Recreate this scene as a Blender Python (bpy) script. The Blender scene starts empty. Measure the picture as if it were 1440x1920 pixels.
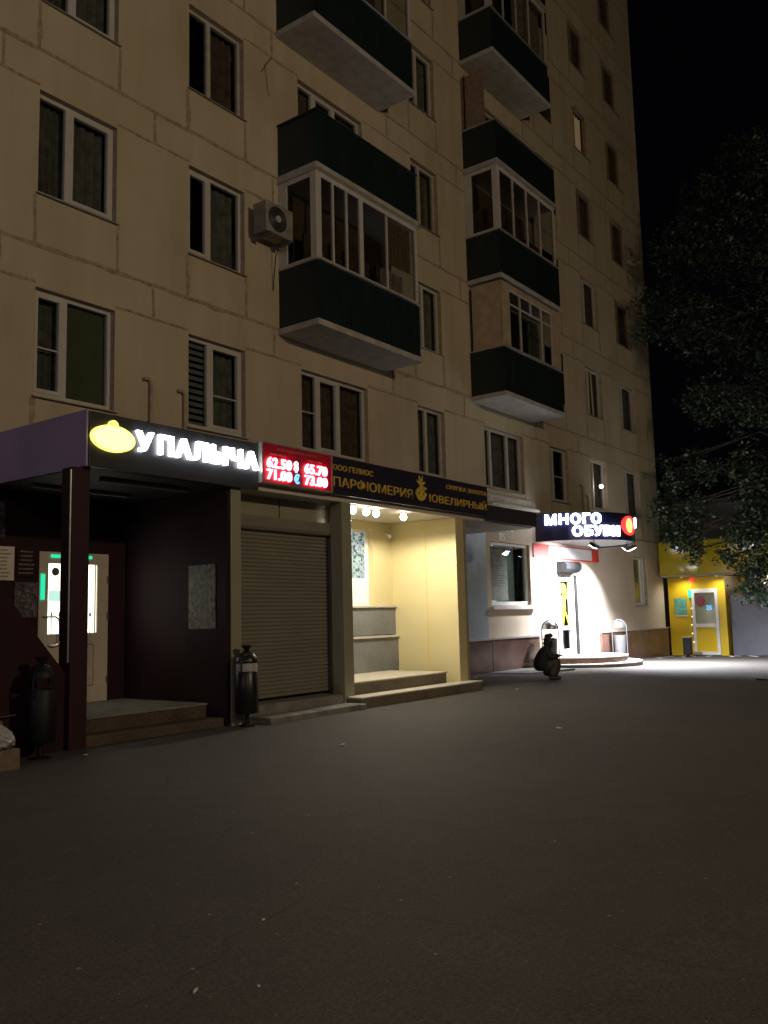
import bpy, bmesh, math, random
from mathutils import Vector, Matrix
random.seed(7)
R = math.radians
scene = bpy.context.scene
COL = scene.collection

# ---------------------------------------------------------------- camera
cam = bpy.data.cameras.new("camera")
cam.sensor_fit = 'VERTICAL'
cam.sensor_height = 36.0
cam.sensor_width = 27.0
cam.lens = 1650.0 / 1920.0 * 36.0
cam.clip_start = 0.05
cam.clip_end = 600
camo = bpy.data.objects.new("camera", cam)
COL.objects.link(camo)
pitch, roll, yaw = 0.11822, -0.02441, 0.64116       # x runs along the facade, y into the building
def camera_axes():
    cp, sp, cr, sr = math.cos(pitch), math.sin(pitch), math.cos(roll), math.sin(roll)
    rt = Vector((cr, -sr * sp, sr * cp)); up = Vector((-sr, -cr * sp, cr * cp)); fw = Vector((0, cp, sp))
    a = Vector((math.sin(yaw), math.cos(yaw), 0)); n = Vector((-math.cos(yaw), math.sin(yaw), 0))
    W = lambda v: Vector((a.dot(v), n.dot(v), v.z))
    return W(rt), W(up), W(fw)
r_, u_, f_ = camera_axes()
M = Matrix(((r_.x, u_.x, -f_.x), (r_.y, u_.y, -f_.y), (r_.z, u_.z, -f_.z))).to_4x4()
camo.matrix_world = Matrix.Translation((0, 0, 1.30)) @ M
scene.camera = camo

# ---------------------------------------------------------------- night sky
world = bpy.data.worlds.new("World")
scene.world = world
world.use_nodes = True
bg = world.node_tree.nodes["Background"]
bg.inputs[0].default_value = (0.55, 0.60, 1.0, 1)
bg.inputs[1].default_value = 0.0011

scene.view_settings.view_transform = 'Standard'
scene.view_settings.look = 'None'
scene.view_settings.exposure = 0.0
scene.view_settings.gamma = 1.0
scene.render.engine = 'CYCLES'
scene.cycles.use_denoising = True
scene.cycles.max_bounces = 6
scene.cycles.sample_clamp_indirect = 4.0

STREET_LAMPS = [((6.0, -13.0), 8.6, 3000.0, (1.0, 0.78, 0.50)), ((-8.0, -12.0), 8.6, 900.0, (1.0, 0.76, 0.47)), ((-9.0, 3.5), 5.6, 420.0, (0.72, 0.66, 1.0))]  # third: cool lamp added for light from an unseen neighbouring sign
FLOOD_W = 2400.0
BULB_W = 42.0

# ---------------------------------------------------------------- materials
def new_mat(name):
    m = bpy.data.materials.new(name)
    m.use_nodes = True
    return m, m.node_tree, m.node_tree.nodes["Principled BSDF"]
def mat(name, c, rough=0.6, metal=0.0, var=0.12, scale=6.0, bump=0.0, bscale=60.0, spec=0.5):
    m, nt, p = new_mat(name)
    p.inputs["Roughness"].default_value = rough
    p.inputs["Metallic"].default_value = metal
    p.inputs["Specular IOR Level"].default_value = spec
    tc = nt.nodes.new("ShaderNodeTexCoord")
    if var > 0:
        n = nt.nodes.new("ShaderNodeTexNoise"); n.inputs["Scale"].default_value = scale; n.inputs["Detail"].default_value = 5
        nt.links.new(tc.outputs["Object"], n.inputs["Vector"])
        ra = nt.nodes.new("ShaderNodeValToRGB")
        lo = [max(0, v * (1 - var)) for v in c]; hi = [min(1, v * (1 + var)) for v in c]
        ra.color_ramp.elements[0].position = 0.3; ra.color_ramp.elements[1].position = 0.7
        ra.color_ramp.elements[0].color = (*lo, 1); ra.color_ramp.elements[1].color = (*hi, 1)
        nt.links.new(n.outputs["Fac"], ra.inputs["Fac"])
        nt.links.new(ra.outputs["Color"], p.inputs["Base Color"])
    else:
        p.inputs["Base Color"].default_value = (*c, 1)
    if bump > 0:
        n2 = nt.nodes.new("ShaderNodeTexNoise"); n2.inputs["Scale"].default_value = bscale; n2.inputs["Detail"].default_value = 4
        nt.links.new(tc.outputs["Object"], n2.inputs["Vector"])
        b = nt.nodes.new("ShaderNodeBump"); b.inputs["Strength"].default_value = bump; b.inputs["Distance"].default_value = 0.02
        nt.links.new(n2.outputs["Fac"], b.inputs["Height"]); nt.links.new(b.outputs["Normal"], p.inputs["Normal"])
    return m
def emit(name, c, s):
    m, nt, p = new_mat(name)
    p.inputs["Base Color"].default_value = (*[min(0.8, v) for v in c], 1)
    p.inputs["Emission Color"].default_value = (*c, 1)
    p.inputs["Emission Strength"].default_value = s
    return m
def glass(name, tint=(0.75, 0.8, 0.8), rough=0.02, refl=1.0):
    m = bpy.data.materials.new(name); m.use_nodes = True; nt = m.node_tree
    nt.nodes.clear()
    o = nt.nodes.new("ShaderNodeOutputMaterial"); t = nt.nodes.new("ShaderNodeBsdfTransparent"); g = nt.nodes.new("ShaderNodeBsdfGlossy")
    t.inputs[0].default_value = (*tint, 1); g.inputs["Roughness"].default_value = rough; g.inputs[0].default_value = (refl, refl, refl, 1)
    lw = nt.nodes.new("ShaderNodeLayerWeight"); lw.inputs[0].default_value = 0.5
    pw = nt.nodes.new("ShaderNodeMath"); pw.operation = 'POWER'; pw.inputs[1].default_value = 5.0; nt.links.new(lw.outputs["Facing"], pw.inputs[0])
    f = nt.nodes.new("ShaderNodeMath"); f.operation = 'MULTIPLY_ADD'; f.inputs[1].default_value = 0.9; f.inputs[2].default_value = 0.06; nt.links.new(pw.outputs[0], f.inputs[0])
    mx = nt.nodes.new("ShaderNodeMixShader")
    nt.links.new(f.outputs[0], mx.inputs[0]); nt.links.new(t.outputs[0], mx.inputs[1]); nt.links.new(g.outputs[0], mx.inputs[2])
    nt.links.new(mx.outputs[0], o.inputs[0])
    return m
def plaster(name, c, streak=0.25):
    m, nt, p = new_mat(name)
    p.inputs["Roughness"].default_value = 0.9; p.inputs["Specular IOR Level"].default_value = 0.15
    L = nt.links.new
    tc = nt.nodes.new("ShaderNodeTexCoord")
    def noise(scale, detail, vec=None, rough=0.6):
        n = nt.nodes.new("ShaderNodeTexNoise"); n.inputs["Scale"].default_value = scale; n.inputs["Detail"].default_value = detail; n.inputs["Roughness"].default_value = rough
        L(vec or tc.outputs["Object"], n.inputs["Vector"]); return n
    mp = nt.nodes.new("ShaderNodeMapping"); mp.inputs["Scale"].default_value = (2.6, 1, 0.25)
    L(tc.outputs["Object"], mp.inputs["Vector"])
    a = noise(0.55, 4); b = noise(1.0, 5, mp.outputs["Vector"]); g = noise(220, 2)
    mx = nt.nodes.new("ShaderNodeMix"); mx.data_type = 'RGBA'
    mx.inputs["A"].default_value = (*c, 1); mx.inputs["B"].default_value = (c[0] * 0.88, c[1] * 0.84, c[2] * 0.79, 1)
    r1 = nt.nodes.new("ShaderNodeMapRange"); r1.inputs[1].default_value = 0.38; r1.inputs[2].default_value = 0.68
    L(a.outputs["Fac"], r1.inputs[0]); L(r1.outputs[0], mx.inputs["Factor"])
    mx2 = nt.nodes.new("ShaderNodeMix"); mx2.data_type = 'RGBA'; mx2.blend_type = 'MULTIPLY'; mx2.inputs["Factor"].default_value = streak
    L(mx.outputs["Result"], mx2.inputs["A"])
    r2 = nt.nodes.new("ShaderNodeMapRange"); r2.inputs[1].default_value = 0.35; r2.inputs[2].default_value = 0.65; r2.inputs[3].default_value = 0.45
    L(b.outputs["Fac"], r2.inputs[0]); L(r2.outputs[0], mx2.inputs["B"])
    L(mx2.outputs["Result"], p.inputs["Base Color"])
    bu = nt.nodes.new("ShaderNodeBump"); bu.inputs["Strength"].default_value = 0.25; bu.inputs["Distance"].default_value = 0.01
    L(g.outputs["Fac"], bu.inputs["Height"]); L(bu.outputs["Normal"], p.inputs["Normal"])
    return m
def asphalt():
    m, nt, p = new_mat("asphalt")
    L = nt.links.new
    p.inputs["Roughness"].default_value = 0.82; p.inputs["Specular IOR Level"].default_value = 0.3
    tc = nt.nodes.new("ShaderNodeTexCoord")
    def noise(s, d, v=None):
        n = nt.nodes.new("ShaderNodeTexNoise"); n.inputs["Scale"].default_value = s; n.inputs["Detail"].default_value = d
        L(v or tc.outputs["Object"], n.inputs["Vector"]); return n
    big, mid, fine = noise(0.35, 5), noise(4, 5), noise(70, 3)
    r = nt.nodes.new("ShaderNodeValToRGB")
    e = r.color_ramp.elements
    e[0].position = 0.33; e[0].color = (0.058, 0.051, 0.045, 1); e[1].position = 0.68; e[1].color = (0.074, 0.066, 0.059, 1)
    L(big.outputs["Fac"], r.inputs["Fac"])
    def mul(a, b, f):
        x = nt.nodes.new("ShaderNodeMix"); x.data_type = 'RGBA'; x.blend_type = 'MULTIPLY'; x.inputs["Factor"].default_value = f
        L(a, x.inputs["A"]); L(b, x.inputs["B"]); return x.outputs["Result"]
    def rng(o, a, b, c, d):
        x = nt.nodes.new("ShaderNodeMapRange"); x.inputs[1].default_value = a; x.inputs[2].default_value = b; x.inputs[3].default_value = c; x.inputs[4].default_value = d
        L(o, x.inputs[0]); return x.outputs[0]
    col = mul(r.outputs["Color"], rng(mid.outputs["Fac"], 0.35, 0.65, 0.92, 1.05), 1.0)
    col = mul(col, rng(fine.outputs["Fac"], 0.3, 0.7, 0.6, 1.4), 1.0)
    # pale stone chips
    v = nt.nodes.new("ShaderNodeTexVoronoi"); v.inputs["Scale"].default_value = 26
    L(tc.outputs["Object"], v.inputs["Vector"])
    chip = rng(v.outputs["Distance"], 0.10, 0.16, 1, 0)
    sepc = nt.nodes.new("ShaderNodeSeparateColor"); L(v.outputs["Color"], sepc.inputs[0])
    pick = rng(sepc.outputs[0], 0.86, 0.9, 0, 1)
    mm = nt.nodes.new("ShaderNodeMath"); mm.operation = 'MULTIPLY'; L(chip, mm.inputs[0]); L(pick, mm.inputs[1])
    mc = nt.nodes.new("ShaderNodeMix"); mc.data_type = 'RGBA'; L(mm.outputs[0], mc.inputs["Factor"]); L(col, mc.inputs["A"]); mc.inputs["B"].default_value = (0.19, 0.175, 0.155, 1)
    col = mc.outputs["Result"]
    v2 = nt.nodes.new("ShaderNodeTexVoronoi"); v2.inputs["Scale"].default_value = 5.5
    L(tc.outputs["Object"], v2.inputs["Vector"])
    c2 = rng(v2.outputs["Distance"], 0.045, 0.06, 1, 0); s2 = nt.nodes.new("ShaderNodeSeparateColor"); L(v2.outputs["Color"], s2.inputs[0])
    m3 = nt.nodes.new("ShaderNodeMath"); m3.operation = 'MULTIPLY'; L(c2, m3.inputs[0]); L(rng(s2.outputs[1], 0.55, 0.6, 0, 0.8), m3.inputs[1])
    mc2 = nt.nodes.new("ShaderNodeMix"); mc2.data_type = 'RGBA'; L(m3.outputs[0], mc2.inputs["Factor"]); L(col, mc2.inputs["A"]); mc2.inputs["B"].default_value = (0.30, 0.27, 0.235, 1)
    col = mc2.outputs["Result"]
    # long cracks
    w = noise(0.8, 4); mv = nt.nodes.new("ShaderNodeVectorMath"); mv.operation = 'MULTIPLY_ADD'
    mv.inputs[1].default_value = (0.9, 0.9, 0); L(w.outputs["Color"], mv.inputs[0]); L(tc.outputs["Object"], mv.inputs[2])
    ve = nt.nodes.new("ShaderNodeTexVoronoi"); ve.feature = 'DISTANCE_TO_EDGE'; ve.inputs["Scale"].default_value = 0.22
    L(mv.outputs[0], ve.inputs["Vector"])
    col = mul(col, rng(ve.outputs["Distance"], 0.0, 0.0025, 0.72, 1.0), 1.0)
    L(col, p.inputs["Base Color"])
    bu = nt.nodes.new("ShaderNodeBump"); bu.inputs["Strength"].default_value = 0.3; bu.inputs["Distance"].default_value = 0.008
    L(fine.outputs["Fac"], bu.inputs["Height"]); L(bu.outputs["Normal"], p.inputs["Normal"])
    return m
def granite(name, c1, c2, rough=0.25):
    m, nt, p = new_mat(name)
    L = nt.links.new
    p.inputs["Roughness"].default_value = rough
    tc = nt.nodes.new("ShaderNodeTexCoord")
    n = nt.nodes.new("ShaderNodeTexNoise"); n.inputs["Scale"].default_value = 38; n.inputs["Detail"].default_value = 8; n.inputs["Roughness"].default_value = 0.75
    n2 = nt.nodes.new("ShaderNodeTexNoise"); n2.inputs["Scale"].default_value = 1.7; n2.inputs["Detail"].default_value = 4
    L(tc.outputs["Object"], n.inputs["Vector"]); L(tc.outputs["Object"], n2.inputs["Vector"])
    r = nt.nodes.new("ShaderNodeValToRGB"); r.color_ramp.elements[0].position = 0.36; r.color_ramp.elements[1].position = 0.66
    r.color_ramp.elements[0].color = (*c1, 1); r.color_ramp.elements[1].color = (*c2, 1)
    a = nt.nodes.new("ShaderNodeMath"); a.operation = 'ADD'; s = nt.nodes.new("ShaderNodeMath"); s.operation = 'MULTIPLY'; s.inputs[1].default_value = 0.6
    L(n2.outputs["Fac"], s.inputs[0]); L(n.outputs["Fac"], a.inputs[0]); L(s.outputs[0], a.inputs[1])
    a2 = nt.nodes.new("ShaderNodeMath"); a2.operation = 'SUBTRACT'; a2.inputs[1].default_value = 0.3; L(a.outputs[0], a2.inputs[0])
    L(a2.outputs[0], r.inputs["Fac"]); L(r.outputs["Color"], p.inputs["Base Color"])
    return m
def slats(name, c, pitch_m, rough=0.5):
    """horizontal ribs as a bump (rolled shutter)"""
    m = mat(name, c, rough, var=0.08)
    return m

MAT = {
 'plaster': plaster("facade plaster", (0.52, 0.455, 0.345), 0.24),
 'plaster_pale': plaster("shopfront plaster", (0.55, 0.47, 0.36), 0.12),
 'seam': mat("joint sealant", (0.32, 0.262, 0.185), 0.95, var=0.35, scale=14, bump=0.5),
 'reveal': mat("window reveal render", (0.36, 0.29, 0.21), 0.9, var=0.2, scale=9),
 'pvc': mat("white window frame", (0.50, 0.48, 0.45), 0.45, var=0.06),
 'pvc_dim': mat("weathered window frame", (0.42, 0.39, 0.35), 0.6, var=0.15),
 'wood_old': mat("old painted wood frame", (0.22, 0.15, 0.10), 0.7, var=0.25, scale=12),
 'sill': mat("tin sill", (0.30, 0.27, 0.24), 0.5, 0.3, var=0.2),
 'pane': glass("window glass"), 'pane_shaded': glass("shade tinted loggia glass", (0.58, 0.58, 0.56), 0.06, 0.22),  # loggia glass darkened to carry the shade behind it, reflections dimmed
 'dark_room': mat("dark room", (0.018, 0.016, 0.015), 0.9, var=0.3, scale=2),
 'curtain_grey': mat("grey curtain", (0.13, 0.122, 0.105), 0.9, var=0.35, scale=7),
 'curtain_brown': mat("brown curtain", (0.11, 0.07, 0.05), 0.9, var=0.4, scale=9),
 'curtain_green': mat("green blind", (0.085, 0.10, 0.045), 0.8, var=0.15),
 'curtain_pale': mat("pale curtain", (0.30, 0.27, 0.22), 0.9, var=0.3, scale=8),
 'blind_stripe': mat("striped blind", (0.17, 0.18, 0.20), 0.8, var=0.1),
 'curtain_lit': emit("curtain lit from the room", (0.95, 0.62, 0.36), 0.11),
 'curtain_lit_bright': emit("bright gap of the lit curtain", (1.0, 0.72, 0.45), 0.45),
 'slab': mat("balcony slab concrete", (0.40, 0.38, 0.35), 0.85, var=0.18, scale=5, bump=0.3),
 'apron': mat("dark green balcony sheet", (0.012, 0.022, 0.024), 0.42, 0.2, var=0.2, scale=3),
 'loggia_shade': mat("loggia shade sheet", (0.13, 0.09, 0.06), 0.9, var=0.3, scale=3),
 'wood_side': mat("beige board cladding", (0.40, 0.31, 0.22), 0.7, var=0.15, scale=5),
 'roof': mat("roof felt", (0.05, 0.05, 0.05), 0.9),
 'granite_red': granite("red brown granite", (0.055, 0.028, 0.022), (0.19, 0.10, 0.08)),
 'granite_cap': mat("granite cap", (0.42, 0.39, 0.37), 0.4),
 'blue_panel': mat("blue grey wall panel", (0.30, 0.36, 0.43), 0.45, var=0.1),
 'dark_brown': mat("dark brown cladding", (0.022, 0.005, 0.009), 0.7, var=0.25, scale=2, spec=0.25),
 'dark_post': mat("brown painted post", (0.028, 0.008, 0.012), 0.6, var=0.15, spec=0.3),
 'violet': mat("grey fascia metal with violet light cast", (0.34, 0.28, 0.45), 0.5, 0.1, var=0.15, scale=1.2),  # violet cast of cool side light put into the base colour
 'sign_dark': mat("dark sign board", (0.030, 0.030, 0.036), 0.4, var=0.15),
 'navy': mat("navy sign board", (0.020, 0.018, 0.036), 0.4, var=0.15),
 'gold': mat("gold sign letters", (0.80, 0.55, 0.09), 0.45, 0.2, var=0.06),
 'letter_white': emit("lit white letters", (0.93, 0.97, 1.0), 8.0),
 'letter_shoe': emit("bright lit white letters", (0.86, 0.92, 1.0), 15.0),
 'oval_yellow': emit("lit yellow oval", (0.95, 0.92, 0.16), 1.5),
 'oval_core': emit("lit oval core", (1.0, 0.97, 0.40), 1.4),
 'led_red': emit("red LED digits", (1.0, 0.20, 0.27), 7.0),
 'led_white': emit("white blue LED mark", (0.75, 0.85, 1.0), 4.0),
 'led_blue': emit("blue LED mark", (0.10, 0.45, 1.0), 2.2),
 'led_board': mat("red LED board", (0.40, 0.008, 0.03), 0.5, var=0.1),
 'led_head': mat("faded pink letters", (0.50, 0.16, 0.15), 0.6, var=0.1),
 'alu': mat("aluminium trim", (0.55, 0.54, 0.52), 0.35, 0.7, var=0.08),
 'beige_metal': mat("beige painted metal", (0.20, 0.185, 0.155), 0.5, var=0.08, scale=3),
 'beige_pillar': mat("beige composite pillar", (0.28, 0.265, 0.195), 0.4, var=0.05, scale=2),
 'yellow_wall': mat("pale yellow composite wall", (0.58, 0.495, 0.275), 0.42, var=0.04, scale=1.5),
 'ceiling_white': mat("soffit panel", (0.55, 0.50, 0.44), 0.5, var=0.06),
 'stone_grey': granite("grey stone dado", (0.11, 0.11, 0.11), (0.21, 0.21, 0.215), 0.55),
 'stone_ledge': mat("pale stone ledge", (0.48, 0.44, 0.38), 0.6, var=0.12),
 'tread': mat("stone tile tread", (0.44, 0.40, 0.33), 0.7, var=0.18, scale=9, bump=0.2),
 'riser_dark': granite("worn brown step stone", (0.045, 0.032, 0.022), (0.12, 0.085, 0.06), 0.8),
 'riser': granite("stone riser", (0.10, 0.08, 0.055), (0.22, 0.18, 0.13), 0.55),
 'concrete': mat("grey concrete", (0.20, 0.19, 0.175), 0.9, var=0.3, scale=5, bump=0.5),
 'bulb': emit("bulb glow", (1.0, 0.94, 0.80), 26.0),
 'door_pvc': mat("white door frame", (0.50, 0.44, 0.36), 0.5, var=0.08),
 'door_glow': emit("lit frosted door glass", (0.96, 1.0, 0.80), 2.4),
 'green_led': emit("green LED strip", (0.02, 0.85, 0.45), 0.9),
 'steel': mat("brushed steel", (0.50, 0.50, 0.50), 0.28, 0.9, var=0.1),
 'black_metal': mat("black painted metal", (0.015, 0.015, 0.016), 0.35, 0.3, var=0.2),
 'bin_dull': mat("dull black bin metal", (0.007, 0.007, 0.009), 0.55, var=0.2, spec=0.3),
 'grey_metal': mat("grey painted metal", (0.16, 0.16, 0.17), 0.4, 0.5, var=0.15),
 'box_dark': mat("dark grey shutter box metal", (0.02, 0.02, 0.022), 0.8, 0.0, var=0.2, spec=0.1),
 'jamb_dark': mat("dark chipped jamb", (0.022, 0.021, 0.02), 0.95, var=0.6, scale=14, spec=0.1),
 'paper': mat("paper", (0.62, 0.57, 0.50), 0.8, var=0.12, scale=8),
 'paper_dim': mat("printed poster", (0.16, 0.13, 0.12), 0.7, var=0.4, scale=12),
 'print_grey': mat("grey print", (0.26, 0.23, 0.22), 0.7, var=0.3, scale=20),
 'print_dark': mat("dark print", (0.10, 0.085, 0.08), 0.7),
 'navy_gloss': mat("navy glossy fascia", (0.012, 0.014, 0.05), 0.3, var=0.1),
 'soffit_blue': mat("canopy soffit", (0.45, 0.46, 0.52), 0.4, var=0.06),
 'red_sign': mat("red banner", (0.62, 0.045, 0.03), 0.5, var=0.08),
 'white_vinyl': mat("white vinyl", (0.80, 0.79, 0.77), 0.5, var=0.04),
 'logo_red': emit("lit red logo", (1.0, 0.03, 0.03), 2.2),
 'logo_core': emit("lit orange logo core", (1.0, 0.34, 0.10), 3.4),
 'flood_glass': emit("floodlight glass", (0.92, 0.95, 1.0), 40.0),
 'wall_light': plaster("pale shop wall", (0.62, 0.54, 0.44), 0.10),
 'yellow_paint': mat("yellow decal", (0.75, 0.66, 0.05), 0.5, var=0.05),
 'kiosk_yellow': mat("kiosk yellow sheet", (0.74, 0.51, 0.02), 0.28, var=0.05, scale=2),
 'kiosk_fascia': mat("kiosk glossy fascia", (0.62, 0.48, 0.03), 0.07, var=0.05, scale=2),
 'grey_wall': mat("grey sheet wall", (0.42, 0.44, 0.50), 0.6, var=0.1, scale=2),
 'fence_grey': mat("grey profiled fence sheet", (0.13, 0.135, 0.17), 0.5, 0.2, var=0.1, scale=2),
 'poster_green': mat("green poster", (0.14, 0.42, 0.34), 0.5, var=0.35, scale=14),
 'maroon': mat("maroon sticker", (0.16, 0.03, 0.045), 0.5, var=0.3, scale=20),
 'neon_blue': emit("blue window lamp", (0.10, 0.42, 1.0), 2.0),
 'red_dot': emit("red diode", (1.0, 0.02, 0.03), 2.2),
 'garland': emit("small warm garland bulb", (1.0, 0.86, 0.5), 1.6),
 'kiosk_in': emit("dim kiosk interior", (0.50, 0.46, 0.32), 0.16),
 'lit_white': emit("lit white sign", (0.95, 1.0, 0.95), 3.0),
 'lit_green': emit("lit green sign", (0.45, 0.75, 0.10), 0.5),
 'lit_warm': emit("warm window", (1.0, 0.80, 0.55), 3.0),
 'bark': mat("bark", (0.03, 0.024, 0.018), 0.9, var=0.35, scale=18, bump=0.8),
 'leaf': mat("leaf", (0.022, 0.046, 0.021), 0.45, var=0.5, scale=1.6),
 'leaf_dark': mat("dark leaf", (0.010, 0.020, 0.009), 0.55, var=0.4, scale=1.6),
 'skin': mat("skin", (0.17, 0.11, 0.085), 0.6, var=0.05),
 'cloth_black': mat("black jacket cloth", (0.010, 0.010, 0.014), 0.85, var=0.3, scale=14),
 'cloth_brown': mat("dark brown trousers", (0.030, 0.020, 0.016), 0.9, var=0.3, scale=14),
 'shoe': mat("black shoe", (0.010, 0.010, 0.010), 0.5),
 'wool': mat("dark knitted cap", (0.020, 0.016, 0.014), 0.95, var=0.4, scale=40),
 'hair': mat("dark hair", (0.02, 0.015, 0.012), 0.6),
 'cardboard': mat("cardboard", (0.15, 0.10, 0.06), 0.85, var=0.15, scale=6),
 'plastic_white': mat("white plastic bag", (0.36, 0.35, 0.34), 0.45, var=0.1),
 'stone_block': mat("rough stone block", (0.15, 0.12, 0.085), 0.9, var=0.3, scale=8, bump=0.7),
 'litter': mat("pale paper scrap", (0.60, 0.58, 0.54), 0.8),
 'poster_blue': None,
}
def poster_noise(name, cols, scale, strength, alb=1.0):
    """printed/lit film of coloured blots"""
    m, nt, p = new_mat(name); L = nt.links.new
    tc = nt.nodes.new("ShaderNodeTexCoord"); v = nt.nodes.new("ShaderNodeTexVoronoi"); v.inputs["Scale"].default_value = scale
    n = nt.nodes.new("ShaderNodeTexNoise"); n.inputs["Scale"].default_value = scale * 0.28; n.inputs["Detail"].default_value = 4
    L(tc.outputs["Object"], v.inputs["Vector"]); L(tc.outputs["Object"], n.inputs["Vector"])
    s = nt.nodes.new("ShaderNodeSeparateColor"); L(v.outputs["Color"], s.inputs[0])
    mx = nt.nodes.new("ShaderNodeMath"); mx.operation = 'MULTIPLY_ADD'; mx.inputs[1].default_value = 0.5; L(s.outputs[0], mx.inputs[0])
    h = nt.nodes.new("ShaderNodeMath"); h.operation = 'MULTIPLY'; h.inputs[1].default_value = 0.6; L(n.outputs["Fac"], h.inputs[0]); L(h.outputs[0], mx.inputs[2])
    r = nt.nodes.new("ShaderNodeValToRGB")
    e = r.color_ramp.elements
    for i, c in enumerate(cols):
        q = e[i] if i < 2 else e.new(0.5)
        q.position = 0.15 + 0.7 * i / (len(cols) - 1); q.color = (*c, 1)
    L(mx.outputs[0], r.inputs["Fac"])
    dk = nt.nodes.new("ShaderNodeMix"); dk.data_type = 'RGBA'; dk.blend_type = 'MULTIPLY'; dk.inputs["Factor"].default_value = 1.0; dk.inputs["B"].default_value = (alb, alb, alb, 1)
    L(r.outputs["Color"], dk.inputs["A"]); L(dk.outputs["Result"], p.inputs["Base Color"])
    if strength:
        L(r.outputs["Color"], p.inputs["Emission Color"]); p.inputs["Emission Strength"].default_value = strength
    return m
MAT['poster_blue'] = poster_noise("blue floral window film", [(0.01, 0.02, 0.03), (0.04, 0.07, 0.10), (0.35, 0.55, 0.62), (0.14, 0.26, 0.50), (0.80, 0.86, 0.84)], 26, 0.42, 0.35)
MAT['film_pale'] = emit("pale frosted film", (0.75, 0.75, 0.55), 0.45)
MAT['film_yellow'] = mat("olive window film", (0.12, 0.105, 0.03), 0.5, var=0.4, scale=5)
MAT['graffiti'] = poster_noise("torn notice paper", [(0.035, 0.022, 0.02), (0.05, 0.03, 0.03), (0.20, 0.17, 0.155), (0.30, 0.27, 0.25), (0.06, 0.04, 0.04)], 22, 0)
MAT['flower'] = poster_noise("pale flower decal", [(0.02, 0.01, 0.01), (0.03, 0.02, 0.025), (0.05, 0.04, 0.05), (0.22, 0.20, 0.24), (0.20, 0.17, 0.20)], 34, 0)

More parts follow.
